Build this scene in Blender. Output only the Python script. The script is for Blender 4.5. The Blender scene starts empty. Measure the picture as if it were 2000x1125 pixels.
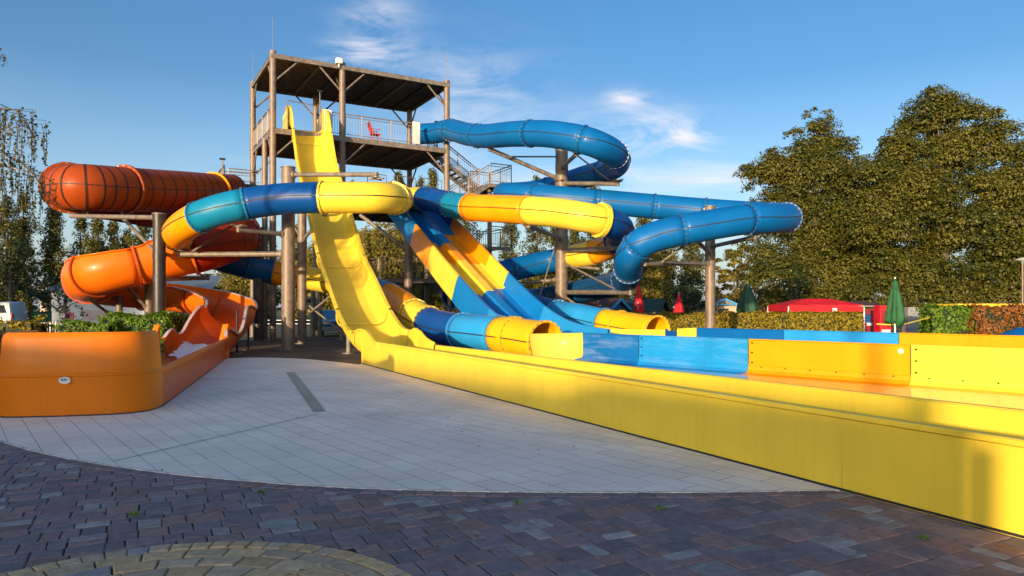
import bpy, bmesh, math, random
import numpy as np
from mathutils import Vector, Matrix
R = math.radians
sc = bpy.context.scene
col = sc.collection
F = 1387.0      # focal length of the 2000 px wide photograph, in pixels
HC = 1.6        # eye height
# ------------------------------------------------------------------ camera
cam = bpy.data.cameras.new('camera'); cam_o = bpy.data.objects.new('camera', cam); col.objects.link(cam_o)
cam_o.location = (0, 0, HC); cam_o.rotation_euler = (R(90), 0, 0)
cam.sensor_width = 36; cam.lens = 36*F/2000; cam.shift_y = 37.5/2000
cam.clip_start = .1; cam.clip_end = 3000
sc.camera = cam_o
# ------------------------------------------------------------------ light
SUN_AZ, SUN_EL = R(23), R(6.7)          # behind the camera, to its left
SDIR = Vector((-math.sin(SUN_AZ)*math.cos(SUN_EL), -math.cos(SUN_AZ)*math.cos(SUN_EL), math.sin(SUN_EL)))
sun = bpy.data.lights.new('sun', 'SUN'); sun_o = bpy.data.objects.new('sun', sun); col.objects.link(sun_o)
sun.energy = 2.7; sun.angle = R(1.1); sun.color = (1, .74, .45)
sun_o.rotation_euler = SDIR.to_track_quat('Z', 'Y').to_euler()
w = bpy.data.worlds.new('World'); sc.world = w; w.use_nodes = True
nt = w.node_tree; nt.nodes.clear()
def N(nt, t, **k):
    n = nt.nodes.new(t)
    for a, b in k.items(): setattr(n, a, b)
    return n
def L(nt, a, b): nt.links.new(a, b)
def math_n(nt, op, a, b=None, c=None):
    n = N(nt, 'ShaderNodeMath', operation=op)
    for i, v in enumerate((a, b, c)):
        if v is None: continue
        if isinstance(v, (int, float)): n.inputs[i].default_value = v
        else: L(nt, v, n.inputs[i])
    return n.outputs[0]
sky = N(nt, 'ShaderNodeTexSky', sky_type='NISHITA'); sky.sun_disc = False
sky.sun_elevation = SUN_EL; sky.sun_rotation = math.atan2(SDIR.x, SDIR.y)
sky.air_density = 1.0; sky.dust_density = 1.6; sky.ozone_density = 2.6
bg = N(nt, 'ShaderNodeBackground'); bg.inputs[1].default_value = .15
tc = N(nt, 'ShaderNodeTexCoord'); sx = N(nt, 'ShaderNodeSeparateXYZ'); L(nt, tc.outputs['Generated'], sx.inputs[0])
ysafe = math_n(nt, 'MAXIMUM', sx.outputs[1], .05)
cu = math_n(nt, 'DIVIDE', sx.outputs[0], ysafe); cv = math_n(nt, 'DIVIDE', sx.outputs[2], ysafe)
cb = N(nt, 'ShaderNodeCombineXYZ'); L(nt, cu, cb.inputs[0]); L(nt, cv, cb.inputs[1])
# wisps of cloud: soft patches in the sky's own directions, broken up by stretched noise
mp = N(nt, 'ShaderNodeMapping'); mp.inputs['Rotation'].default_value = (0, 0, R(-28)); mp.inputs['Scale'].default_value = (5, 15, 1); L(nt, cb.outputs[0], mp.inputs[0])
nz = N(nt, 'ShaderNodeTexNoise'); nz.inputs['Scale'].default_value = 1.3; nz.inputs['Detail'].default_value = 8; nz.inputs['Roughness'].default_value = .62; nz.inputs['Distortion'].default_value = .6
L(nt, mp.outputs[0], nz.inputs[0])
tot = None
for px, py, rx, ry, s in ((740, 28, 60, 25, .75), (712, 103, 75, 30, 1.0), (905, 185, 120, 75, .6), (1228, 190, 32, 14, 1.3), (1245, 255, 90, 42, .75),
                          (1345, 262, 50, 32, .9), (1370, 243, 16, 9, 1.0), (1290, 345, 190, 38, .4), (1000, 330, 240, 90, .3), (620, 330, 160, 60, .3), (1400, 340, 70, 25, .5)):
    u0, v0 = (px-1000)/F, (600-py)/F
    du = math_n(nt, 'MULTIPLY', math_n(nt, 'SUBTRACT', cu, u0), F/rx); dv = math_n(nt, 'MULTIPLY', math_n(nt, 'SUBTRACT', cv, v0), F/ry)
    r2 = math_n(nt, 'ADD', math_n(nt, 'MULTIPLY', du, du), math_n(nt, 'MULTIPLY', dv, dv))
    g = math_n(nt, 'MULTIPLY', math_n(nt, 'EXPONENT', math_n(nt, 'MULTIPLY', r2, -.8)), s)
    tot = g if tot is None else math_n(nt, 'ADD', tot, g)
mr = N(nt, 'ShaderNodeMapRange'); L(nt, nz.outputs[0], mr.inputs[0]); mr.inputs[1].default_value = .42; mr.inputs[2].default_value = .72
fac = math_n(nt, 'MINIMUM', math_n(nt, 'MULTIPLY', tot, mr.outputs[0]), .75)
mx = N(nt, 'ShaderNodeMixRGB'); L(nt, fac, mx.inputs[0]); L(nt, sky.outputs[0], mx.inputs[1]); mx.inputs[2].default_value = (2.7, 2.5, 2.6, 1)
# pale, faintly pink air near the horizon
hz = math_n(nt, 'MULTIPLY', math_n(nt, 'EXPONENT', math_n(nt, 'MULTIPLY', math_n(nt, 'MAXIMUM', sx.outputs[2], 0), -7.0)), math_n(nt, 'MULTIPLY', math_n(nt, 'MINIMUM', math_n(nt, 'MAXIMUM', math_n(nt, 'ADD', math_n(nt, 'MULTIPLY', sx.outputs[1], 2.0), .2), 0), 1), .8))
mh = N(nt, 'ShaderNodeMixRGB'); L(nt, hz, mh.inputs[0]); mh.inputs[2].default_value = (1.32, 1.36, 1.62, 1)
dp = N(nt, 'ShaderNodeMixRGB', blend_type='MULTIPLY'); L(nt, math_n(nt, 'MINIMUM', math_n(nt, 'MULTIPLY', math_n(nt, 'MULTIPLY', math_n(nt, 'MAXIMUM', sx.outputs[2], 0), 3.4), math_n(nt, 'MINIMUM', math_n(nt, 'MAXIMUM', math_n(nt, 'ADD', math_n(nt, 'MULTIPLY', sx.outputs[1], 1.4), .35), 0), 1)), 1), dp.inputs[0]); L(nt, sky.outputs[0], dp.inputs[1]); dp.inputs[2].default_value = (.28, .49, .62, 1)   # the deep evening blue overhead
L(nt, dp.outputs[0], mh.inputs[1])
L(nt, mh.outputs[0], mx.inputs[1])
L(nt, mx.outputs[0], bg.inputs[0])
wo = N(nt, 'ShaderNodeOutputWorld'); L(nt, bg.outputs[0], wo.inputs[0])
sc.view_settings.view_transform = 'Standard'; sc.view_settings.look = 'None'; sc.view_settings.exposure = 1.45; sc.view_settings.gamma = 1
rng = random.Random(7); nr = np.random.RandomState(7)

# ------------------------------------------------------------------ helpers
def P(px, py, Y): return Vector(((px-1000)/F*Y, Y, HC+(600-py)/F*Y))
def G(px, py, z=0):
    Y = (HC-z)*F/(py-600); return Vector(((px-1000)/F*Y, Y, z))
def tag(o, label=None, cat=None, group=None, kind=None):
    if label: o['label'] = label
    if cat: o['category'] = cat
    if group: o['group'] = group
    if kind: o['kind'] = kind
    return o
def empty(name, loc, label=None, cat=None, group=None, rz=0):
    o = bpy.data.objects.new(name, None); col.objects.link(o); o.location = loc; o.rotation_euler = (0, 0, rz)
    o.empty_display_size = .3
    return tag(o, label, cat, group)
def copy_tree(o, parent=None):
    c = o.copy(); col.objects.link(c); c.parent = parent
    if parent: c.matrix_parent_inverse = o.matrix_parent_inverse.copy()
    for ch in list(o.children): copy_tree(ch, c)
    return c
def world_loc(o):
    v = Vector((0, 0, 0))
    while o: v += o.location; o = o.parent
    return v
class MB:
    def __init__(s): s.v = []; s.f = []; s.m = []; s.mats = []
    def mi(s, m):
        if m not in s.mats: s.mats.append(m)
        return s.mats.index(m)
    def add(s, vs, fs, m):
        b = len(s.v); s.v += [tuple(x) for x in vs]; k = s.mi(m)
        for f in fs: s.f.append([i+b for i in f]); s.m.append(k)
    def box(s, c, size, m, X=None, Y=None, Z=None):
        X = Vector(X or (1, 0, 0)); Y = Vector(Y or (0, 1, 0)); Z = Vector(Z or (0, 0, 1)); c = Vector(c)
        vs = [c+X*(sx*size[0]/2)+Y*(sy*size[1]/2)+Z*(sz*size[2]/2) for sx in (-1, 1) for sy in (-1, 1) for sz in (-1, 1)]
        s.add(vs, [(0, 1, 3, 2), (4, 6, 7, 5), (0, 4, 5, 1), (2, 3, 7, 6), (0, 2, 6, 4), (1, 5, 7, 3)], m)
    def beam(s, a, b, wd, ht, m):
        a = Vector(a); b = Vector(b); t = (b-a); l = t.length; t.normalize()
        sd = t.cross(Vector((0, 0, 1)))
        if sd.length < 1e-3: sd = Vector((1, 0, 0))
        sd.normalize(); up = sd.cross(t)
        s.box((a+b)/2, (l, wd, ht), m, t, sd, up)
    def cyl(s, a, b, r, m, r2=None, n=12, cap=True):
        a = Vector(a); b = Vector(b); t = (b-a).normalized(); r2 = r if r2 is None else r2
        x = t.orthogonal().normalized(); y = t.cross(x)
        vs = []
        for c, rr in ((a, r), (b, r2)):
            for i in range(n):
                an = 2*math.pi*i/n; vs.append(c+(x*math.cos(an)+y*math.sin(an))*rr)
        fs = [(i, (i+1) % n, n+(i+1) % n, n+i) for i in range(n)]
        if cap: fs += [tuple(range(n-1, -1, -1)), tuple(range(n, 2*n))]
        s.add(vs, fs, m)
    def tube(s, pts, r, m, n=8):
        for a, b in zip(pts[:-1], pts[1:]): s.cyl(a, b, r, m, n=n)
    def lathe(s, c, prof, m, n=24, ax=None):
        c = Vector(c); vs = []
        for (r, z) in prof:
            for i in range(n):
                an = 2*math.pi*i/n; vs.append(c+Vector((r*math.cos(an), r*math.sin(an), z)))
        k = len(prof)
        fs = [(j*n+i, j*n+(i+1) % n, (j+1)*n+(i+1) % n, (j+1)*n+i) for j in range(k-1) for i in range(n)]
        s.add(vs, fs, m)
    def grid(s, rows, m, closed=False, flip=False):
        n = len(rows[0]); assert all(len(r) == n for r in rows)
        vs = [p for r in rows for p in r]; fs = []
        for j in range(len(rows)-1):
            for i in range(n if closed else n-1):
                a, b = j*n+i, j*n+(i+1) % n
                f = (a, b, b+n, a+n); fs.append(f[::-1] if flip else f)
        s.add(vs, fs, m)
    def build(s, name, parent=None, smooth=False, label=None, cat=None, group=None, kind=None, solid=0, bevel=0, org=None, auto=None):
        me = bpy.data.meshes.new(name); me.from_pydata([tuple(v) for v in s.v], [], s.f)
        for m in s.mats: me.materials.append(m)
        me.polygons.foreach_set('material_index', s.m)
        base = Vector((0, 0, 0))
        if parent is not None: base = world_loc(parent)
        if org is not None: base = Vector(org)
        if base.length > 0: me.transform(Matrix.Translation(-base))
        if auto:
            me.update(); me.polygons.foreach_set('use_smooth', [True]*len(me.polygons)); me.set_sharp_from_angle(angle=R(auto))
        elif smooth: me.polygons.foreach_set('use_smooth', [True]*len(me.polygons))
        me.update()
        o = bpy.data.objects.new(name, me); col.objects.link(o)
        if parent is not None: o.parent = parent
        elif org is not None: o.location = base
        if bevel:
            md = o.modifiers.new('bevel', 'BEVEL'); md.width = bevel; md.segments = 2; md.limit_method = 'ANGLE'; md.angle_limit = R(40)
        if solid:
            md = o.modifiers.new('shell', 'SOLIDIFY'); md.thickness = solid; md.offset = 0
        return tag(o, label, cat, group, kind)

# ------------------------------------------------------------------ materials
def mat(name, c, rough=.5, metal=0, var=.12, vs=2.0, bump=0, bs=30, coat=0, spec=.5, c2=None, trans=0, streak=0, chalk=0, dirt=0):
    m = bpy.data.materials.new(name); m.use_nodes = True; nt = m.node_tree; b = nt.nodes['Principled BSDF']
    b.inputs['Roughness'].default_value = rough; b.inputs['Metallic'].default_value = metal
    b.inputs['Specular IOR Level'].default_value = spec
    b.inputs['Coat Weight'].default_value = coat; b.inputs['Coat Roughness'].default_value = .08
    g = N(nt, 'ShaderNodeNewGeometry')
    nz = N(nt, 'ShaderNodeTexNoise'); nz.inputs['Scale'].default_value = vs; nz.inputs['Detail'].default_value = 5; L(nt, g.outputs['Position'], nz.inputs[0])
    mr = N(nt, 'ShaderNodeMapRange'); L(nt, nz.outputs[0], mr.inputs[0]); mr.inputs[1].default_value = .3; mr.inputs[2].default_value = .7
    mx = N(nt, 'ShaderNodeMixRGB'); L(nt, mr.outputs[0], mx.inputs[0])
    c2 = c2 or tuple(min(1, x*(1-var*2)) for x in c)
    c1 = c if c2 else c
    mx.inputs[1].default_value = (*c2, 1); mx.inputs[2].default_value = (*tuple(min(1, x*(1+var)) for x in c), 1)
    out = mx.outputs[0]
    if streak:      # run marks of dried water down the surface
        mp = N(nt, 'ShaderNodeMapping'); mp.inputs['Scale'].default_value = (9, 9, .7); L(nt, g.outputs['Position'], mp.inputs[0])
        n2 = N(nt, 'ShaderNodeTexNoise'); n2.inputs['Scale'].default_value = 1.2; n2.inputs['Detail'].default_value = 4; L(nt, mp.outputs[0], n2.inputs[0])
        r2 = N(nt, 'ShaderNodeMapRange'); L(nt, n2.outputs[0], r2.inputs[0]); r2.inputs[1].default_value = .5; r2.inputs[2].default_value = .8; r2.inputs[4].default_value = streak
        m2 = N(nt, 'ShaderNodeMixRGB'); L(nt, r2.outputs[0], m2.inputs[0]); L(nt, out, m2.inputs[1]); m2.inputs[2].default_value = (*tuple(x*.62+.012 for x in c), 1)
        out = m2.outputs[0]
    if chalk:       # limescale blotches
        n2 = N(nt, 'ShaderNodeTexNoise'); n2.inputs['Scale'].default_value = 1.6; n2.inputs['Detail'].default_value = 9; n2.inputs['Roughness'].default_value = .75; mc = N(nt, 'ShaderNodeMapping'); mc.inputs['Scale'].default_value = (.55, .55, 3.2); L(nt, g.outputs['Position'], mc.inputs[0]); L(nt, mc.outputs[0], n2.inputs[0])
        r2 = N(nt, 'ShaderNodeMapRange'); L(nt, n2.outputs[0], r2.inputs[0]); r2.inputs[1].default_value = .48; r2.inputs[2].default_value = .8; r2.inputs[4].default_value = chalk
        m2 = N(nt, 'ShaderNodeMixRGB'); L(nt, r2.outputs[0], m2.inputs[0]); L(nt, out, m2.inputs[1]); m2.inputs[2].default_value = (.55, .6, .66, 1)
        out = m2.outputs[0]
    if dirt:
        n2 = N(nt, 'ShaderNodeTexNoise'); n2.inputs['Scale'].default_value = 7; n2.inputs['Detail'].default_value = 6; n2.inputs['Roughness'].default_value = .7; L(nt, g.outputs['Position'], n2.inputs[0])
        r2 = N(nt, 'ShaderNodeMapRange'); L(nt, n2.outputs[0], r2.inputs[0]); r2.inputs[1].default_value = .5; r2.inputs[2].default_value = .75; r2.inputs[4].default_value = dirt
        m2 = N(nt, 'ShaderNodeMixRGB'); L(nt, r2.outputs[0], m2.inputs[0]); L(nt, out, m2.inputs[1]); m2.inputs[2].default_value = (.09, .07, .05, 1)
        out = m2.outputs[0]
    L(nt, out, b.inputs['Base Color'])
    rr = N(nt, 'ShaderNodeMapRange'); L(nt, nz.outputs[0], rr.inputs[0]); rr.inputs[3].default_value = rough*.75; rr.inputs[4].default_value = min(1, rough*1.3); L(nt, rr.outputs[0], b.inputs['Roughness'])
    if bump:
        n3 = N(nt, 'ShaderNodeTexNoise'); n3.inputs['Scale'].default_value = bs; n3.inputs['Detail'].default_value = 6; L(nt, g.outputs['Position'], n3.inputs[0])
        bp = N(nt, 'ShaderNodeBump'); bp.inputs['Strength'].default_value = bump; bp.inputs['Distance'].default_value = .02; L(nt, n3.outputs[0], bp.inputs['Height']); L(nt, bp.outputs[0], b.inputs['Normal'])
    if trans:
        t = N(nt, 'ShaderNodeBsdfTranslucent'); L(nt, out, t.inputs[0]); ms = N(nt, 'ShaderNodeMixShader'); ms.inputs[0].default_value = trans
        o = nt.nodes['Material Output']; L(nt, b.outputs[0], ms.inputs[1]); L(nt, t.outputs[0], ms.inputs[2]); L(nt, ms.outputs[0], o.inputs[0])
    return m
gel = dict(rough=.38, coat=.06, var=.05, vs=1.3, bump=.05, bs=2.5, streak=.22, spec=.22)
YEL = mat('gelcoat_yellow', (.80, .575, .05), **gel)
YEL2 = mat('gelcoat_yellow_pale', (.80, .55, .08), **{**gel, 'rough': .3})
GLD = mat('gelcoat_golden', (.84, .43, .006), **gel)
AMB = mat('gelcoat_amber', (.82, .30, .003), **gel)
ORA = mat('gelcoat_orange', (.80, .15, .005), **gel)
RUS = mat('gelcoat_rust', (.50, .085, .012), **gel)
ORT = mat('gelcoat_orange_translucent', (.43, .075, .012), **{**gel, 'trans': .3})
REDT = mat('gelcoat_red_translucent', (.34, .022, .004), **{**gel, 'trans': .25})
EOR = mat('gelcoat_end_box', (.70, .17, .002), **gel)
BLU = mat('gelcoat_blue', (.002, .11, .36), **gel)
MID = mat('gelcoat_mid_blue', (.004, .17, .50), **gel)
NAV = mat('gelcoat_deep_blue', (.002, .06, .26), **gel)
SKY = mat('gelcoat_light_blue', (.02, .26, .60), **gel)
TEA = mat('gelcoat_teal', (.006, .19, .36), **gel)
BLUS = mat('gelcoat_blue_chalky', (.004, .12, .36), **{**gel, 'chalk': .3, 'rough': .4})
SKYS = mat('gelcoat_light_blue_chalky', (.012, .24, .56), **{**gel, 'chalk': .2, 'rough': .4})
BLT = mat('gelcoat_blue_clear', (.004, .11, .34), **{**gel, 'trans': .3})
BFL = mat('wet_floor_blue', (.16, .27, .46), **{**gel, 'chalk': .3, 'rough': .14, 'spec': .7})
SFL = mat('wet_floor_light_blue', (.42, .56, .74), **{**gel, 'chalk': .3, 'rough': .14, 'spec': .7})
AFL = mat('wet_floor_amber', (.86, .50, .18), **{**gel, 'rough': .12, 'spec': .7})
YFL = mat('wet_floor_yellow', (.88, .74, .34), **{**gel, 'rough': .12, 'spec': .7})
SEAM = mat('dark_sealant', (.012, .016, .03), rough=.6)
SEAMO = mat('brown_sealant', (.035, .008, .004), rough=.6)
STEEL = mat('galvanised_steel', (.20, .17, .145), rough=.5, metal=.15, var=.2, vs=5, bump=.1, bs=60, dirt=.3)
COLM = mat('column_steel', (.19, .145, .115), rough=.5, metal=.1, var=.15, vs=4, bump=.08, bs=50, dirt=.15)
DARKST = mat('dark_steel', (.07, .065, .06), rough=.55, metal=.2, var=.25, vs=5, dirt=.2)
BOLT = mat('bolt_steel', (.30, .31, .32), rough=.4, metal=.6)
DECK = mat('roof_sheet', (.11, .09, .075), rough=.7, var=.3, vs=3, dirt=.5)
WHITE = mat('white_paint', (.72, .72, .70), rough=.5, var=.04)
GREY = mat('grey_paint', (.3, .31, .32), rough=.5)
BLACK = mat('black_rubber', (.015, .015, .016), rough=.6)
REDP = mat('red_plastic', (.6, .01, .012), rough=.4)
WOOD = mat('timber', (.25, .13, .07), rough=.7, var=.2, vs=8)
# ------------------------------------------------------------------ swept slides
class Path:
    def __init__(s, pts):
        s.p = [Vector(p) for p in pts]; s.n = len(pts)
    def pos(s, u):
        u = max(0, min(s.n-1-1e-6, u)); i = int(u); t = u-i; p = s.p
        p0 = p[i-1] if i > 0 else p[0]*2-p[1]; p1 = p[i]; p2 = p[i+1]; p3 = p[i+2] if i+2 < s.n else p[-1]*2-p[-2]
        return .5*((2*p1)+(p2-p0)*t+(2*p0-5*p1+4*p2-p3)*t*t+(3*p1-p0-3*p2+p3)*t**3)
    def tan(s, u): return (s.pos(min(u+.03, s.n-1))-s.pos(max(u-.03, 0))).normalized()
    def frame(s, u, roll=0):
        t = s.tan(u); sd = t.cross(Vector((0, 0, 1))).normalized(); up = sd.cross(t)
        if roll:
            c, n = math.cos(roll), math.sin(roll); sd, up = sd*c+up*n, up*c-sd*n
        return s.pos(u), t, sd, up
    def samples(s, u0, u1, step=.22):
        ln = sum((s.pos(u0+(u1-u0)*(k+1)/20)-s.pos(u0+(u1-u0)*k/20)).length for k in range(20))
        n = max(2, int(ln/step)); return [u0+(u1-u0)*k/n for k in range(n+1)]
def ring(fr, r, n=28, ph=0):
    c, t, sd, up = fr
    return [c+sd*(r*math.cos(2*math.pi*i/n+ph))+up*(r*math.sin(2*math.pi*i/n+ph)) for i in range(n)]
def flange(path, u, r, m, parent, wd=.035, ht=.055, bolts=True, name='flange'):
    c, t, sd, up = path.frame(u); mb = MB()
    rows = [ring((c+t*a, t, sd, up), rr, 32) for a, rr in ((-wd, r-.01), (-wd, r+ht), (0, r+ht), (.001, r+ht-.008), (.003, r+ht), (wd, r+ht), (wd, r-.01))]
    mb.grid(rows, m, closed=True, flip=True)
    o = mb.build(name, parent, auto=40)
    if bolts:
        b = MB(); rows = []
        for sx_, q in ((-1, -.013), (-1, .013), (1, .013), (1, -.013)):
            rw = []
            for i in range(80):
                an = 2*math.pi*i/80; hw = wd+.012 if i % 4 < 2 else wd-.02; rr = r+ht*.6+q
                rw.append(c+sd*(math.cos(an)*rr)+up*(math.sin(an)*rr)+t*(sx_*hw))
            rows.append(rw)
        rows.append(rows[0]); b.grid(rows, BOLT, closed=True); b.build('bolt_ring', o)
    return o
def tube_slide(root, path, r, secs, seam=True, extra=()):
    """secs: (u0, u1, material, label or None); extra: u of plain joints"""
    for k, (u0, u1, m, lab) in enumerate(secs):
        mb = MB(); us = path.samples(u0, u1); rows = [ring(path.frame(u), r, 32) for u in us]; mb.grid(rows, m, closed=True, flip=True)
        o = mb.build('tube_section', root, smooth=True, solid=.025, label=lab)
        if seam:
            sm = MB()
            for side in (1, -1):
                prev = None
                rws = []
                for u in us:
                    c, t, sd, up = path.frame(u); e = sd*side
                    rws.append([c+e*(r-.005)+up*.016, c+e*(r+.03)+up*.016, c+e*(r+.03)-up*.016, c+e*(r-.005)-up*.016])
                sm.grid(rws, SEAM if m not in (YEL, AMB, ORT, ORA, REDT, YEL2) else SEAMO)
            sm.build('seam', o, smooth=False)
        if k: flange(path, u0, r, m if k % 2 else secs[k-1][2], o)
    for u in extra:
        for (u0, u1, m, lab) in secs:
            if u0 <= u <= u1: flange(path, u, r, m, root); break
def ribs(root, path, r, u0, u1, step, m=SEAMO, arc=None):
    us = path.samples(u0, u1, step)
    for u in us[:-1]:
        c, t, sd, up = path.frame(u); mb = MB()
        rows = [ring((c+t*a, t, sd, up), rr, 32) for a, rr in ((-.038, r-.01), (-.038, r+.016), (.038, r+.016), (.038, r-.01))]
        mb.grid(rows, m, closed=True, flip=True); mb.build('rib', root)
def chan_pts(r, a0, a1, n=22, hb=0):
    return [(r*math.cos(R(a0+(a1-a0)*i/n)), r*math.sin(R(a0+(a1-a0)*i/n))) for i in range(n+1)]
def channel(root, path, u0, u1, prof, m, name='channel_section', label=None, roll=lambda u: 0, solid=.03, step=.22, lip=.07):
    rows = []
    for u in path.samples(u0, u1, step):
        c, t, sd, up = path.frame(u, roll(u)); pr = list(prof(u))
        (x0, y0), (x1, y1) = pr[0], pr[-1]
        s0 = -1 if x0 < x1 else 1
        pr = [(x0+s0*lip, y0-.05), (x0+s0*lip, y0)]+pr+[(x1-s0*lip, y1), (x1-s0*lip, y1-.05)]
        rows.append([c+sd*a+up*b for a, b in pr])
    mb = MB(); mb.grid(rows, m); return mb.build(name, root, auto=50, solid=solid, label=label)

S = {}
# ---- blue tube slide from the top platform (right)
bp = [(816,262,39.2),(850,260,38.3),(880,254,36.8),(912,262,35),(948,266,33.3),(1000,262,31.2),(1060,261,29.6),(1110,267,28.6),(1155,278,28.2),(1190,294,28.8),(1205,308,30),(1203,322,31.5),(1180,335,33.3),
      (1140,346,35.2),(1090,362,36.8),(1040,374,37.2),(988,379,35.4),(992,380,34.2),(1025,382,33.3),(1080,386,32.6),(1160,393,32.2),(1250,401,32),(1340,409,31.8),(1430,416,31.2),
      (1500,421,30.2),(1534,423,28.8),(1536,425,27.4),(1505,427,26.4),(1460,428,25.9),(1400,437,25.6),(1345,447,25.5),(1290,459,25.6),(1252,475,25.7),(1232,498,26.1),(1228,522,27.2),(1226,541,28.8),
      (1205,553,31),(1165,563,33.6),(1115,573,35.7),(1060,583,36.4),(1020,590,34.6),(1080,610,30.4),(1125,619,28.4),(1180,631,27.2),(1232,640,26),(1285,648.5,24.7)]
pb = Path([P(*q) for q in bp]); S['blue'] = pb
root = empty('tube_slide', P(1400,640,26)*1.0, 'plain blue tube slide winding down from the top platform out to the right', 'water slide'); root.location.z = 0
rb = .54
secs = [(0,2.0,BLU,None),(2.0,3.6,BLU,None),(3.6,5.6,BLU,None),(5.6,7.6,BLU,None),(7.6,9.6,BLU,None),(9.6,12,BLU,None),(12,14.4,BLU,None),(14.4,16.6,BLU,None),(16.6,18.4,BLU,None),(18.4,20.1,BLU,None),(20.1,21.3,BLU,None),(21.3,22.4,BLU,None),
        (22.4,24.2,BLU,None),(24.2,26,BLU,None),(26,28,BLU,None),(28,30.2,BLU,None),(30.2,32.4,BLU,None),(32.4,34.2,BLU,None),(34.2,35.4,BLT,'translucent dark blue tube section'),(35.4,39,BLT,'translucent blue tube section with dark ribs'),(39,41.2,NAV,None),(41.2,43.0,SKY,'light blue tube section'),(43.0,45,GLD,'amber tube section with the open mouth')]
tube_slide(root, pb, rb, secs)
ribs(root, pb, rb, 36, 40.5, .36, SEAM)
flange(pb, 44.97, rb, GLD, root, ht=.05, name='mouth_rim'); flange(pb, 43.6, rb, GLD, root)
# ---- multicoloured tube on the right, starting at the middle platform
mp_ = [(792,388,37.6),(812,388,35.9),(836,389,34.2),(862,395,33),(892,402,31.8),(930,406,30.4),(980,408,29.3),(1030,411,28.4),(1090,416,27.6),(1140,424,27.1),(1180,432,27.3),(1205,442,28.2),(1213,455,29.8),(1205,470,31.4),(1180,486,32.8),
       (1140,498,33.6),(1090,507,35.4),(1030,520,35.4),(975,534,34.6),(925,549,33),(895,565,32),(888,580,31)]
pm = Path([P(*q) for q in mp_]); S['multi'] = pm
root = empty('tube_slide', (1, 30, 0), 'yellow, blue and amber banded tube slide curling round the tall brown column', 'water slide')
tube_slide(root, pm, .56, [(0,1.8,YEL,'yellow tube section'),(1.8,3.6,NAV,'deep blue tube section'),(3.6,4.75,TEA,'teal tube section'),(4.75,7,AMB,'amber tube section'),(7,9.8,YEL,'yellow tube section'),(9.8,13,NAV,'deep blue tube section'),
        (13,14.6,AMB,'amber tube section'),(14.6,15.6,YEL,'yellow tube section'),(15.6,17.6,BLU,'blue tube section'),(17.6,21,BLU,'blue tube section')])
flange(pm, 9.8, .58, YEL, root, wd=.09, ht=.1)
# ---- multicoloured tube on the left, ending beside the yellow slide
cp = [(760,392,37),(768,391,34),(776,390,31),(779,389,28.4),(768,387,26.3),(735,386,25.3),(690,386,25.1),(630,386,25.1),(560,388,25.2),(500,395,25.1),(440,407,24.9),(395,422,25),(362,440,25.6),(346,458,27),(352,475,29),(378,489,30.8),
      (420,503,32),(480,520,33),(540,533,33.6),(600,543,33.6),(650,551,32.9),(700,560,31.6),(745,573,29.6),(780,592,27.4),(812,617,25.2),(848,635,23.8),(890,645,22.6),(935,650,21.5),(985,656,20.6),(1030,662,19.8),(1066,668,19.1)]
pc = Path([P(*q) for q in cp]); S['left'] = pc
root = empty('tube_slide', P(700,640,25)*1.0, 'banded yellow, blue and teal tube slide passing before and behind the steep yellow slide', 'water slide'); root.location.z = 0
tube_slide(root, pc, .54, [(0,3.4,AMB,None),(3.4,7,YEL,'yellow tube section'),(7,9.35,NAV,'deep blue tube section'),(9.35,11.15,TEA,'teal tube section'),(11.15,13.2,AMB,'amber tube section'),(13.2,14.6,YEL,'yellow tube section'),(14.6,17,NAV,'deep blue tube section'),
        (17,17.85,BLU,'blue tube section'),(17.85,18.9,AMB,'amber tube section'),(18.9,20.6,YEL,'yellow tube section'),(20.6,21.6,BLU,'blue tube section'),(21.6,22.4,SKY,'light blue tube section'),(22.4,23.9,AMB,'amber tube section'),(23.9,24.7,YEL,'short yellow tube section'),
        (24.7,26.3,NAV,'deep blue tube section near the ground'),(26.3,27.8,SKY,'light blue tube section near the ground'),(27.8,30,GLD,'amber tube section with the open mouth')])
flange(pc, 4.0, .55, YEL, root, wd=.07, ht=.07); flange(pc, 28.4, .54, GLD, root, wd=.1, ht=.06); flange(pc, 29.97, .54, GLD, root, ht=.05, name='mouth_rim')

# ---- orange tube and channel slide (left)
op = [(470,374,38.2),(440,376,36.8),(400,375,35.2),(350,373,33.4),(280,371,31.2),(205,368,29.3),(158,366,28.6),(134,367,29.4),(130,371,31),(150,378,32.8),(200,390,34.3),(280,405,35.3),(360,422,35.2),(425,438,34),(462,450,32.2),(464,461,30.6),(435,472,29.3),(390,486,28.6),
      (330,500,28.2),(275,512,27.8),(225,522,27.4),(186,532,27.4),(170,541,28.4),(178,550,30),(220,558,31.2),(280,564,31.8),(345,570,31.6),(405,578,30.8),(444,589,29.4),(452,603,27.5),(440,619,25.8),(418,640,24),(398,661,22.6),(382,676,21.5)]
po = Path([P(*q) for q in op]); S['orange'] = po
root = empty('tube_slide', P(250,640,29)*1.0, 'wide orange tube slide that opens into a channel and coils down on the left', 'water slide'); root.location.z = 0
tube_slide(root, po, .92, [(.6,1.6,ORT,None),(1.6,4.4,ORT,None),(4.4,7.3,ORT,None),(7.3,11,REDT,'dark red translucent tube section'),(11,15,REDT,'dark red translucent tube section'),(15,17.3,REDT,'dark red translucent tube section')])
flange(po, 1.6, .92, AMB, root, wd=.05, ht=.1, bolts=False); flange(po, 4.45, .92, ORT, root, wd=.06, ht=.12); flange(po, 7.0, .92, ORT, root, wd=.06, ht=.14); flange(po, 17.3, .92, ORA, root, wd=.05, ht=.08)
ribs(root, po, .92, .8, 7.3, .5); ribs(root, po, .92, 10.5, 16.2, .7)
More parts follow.
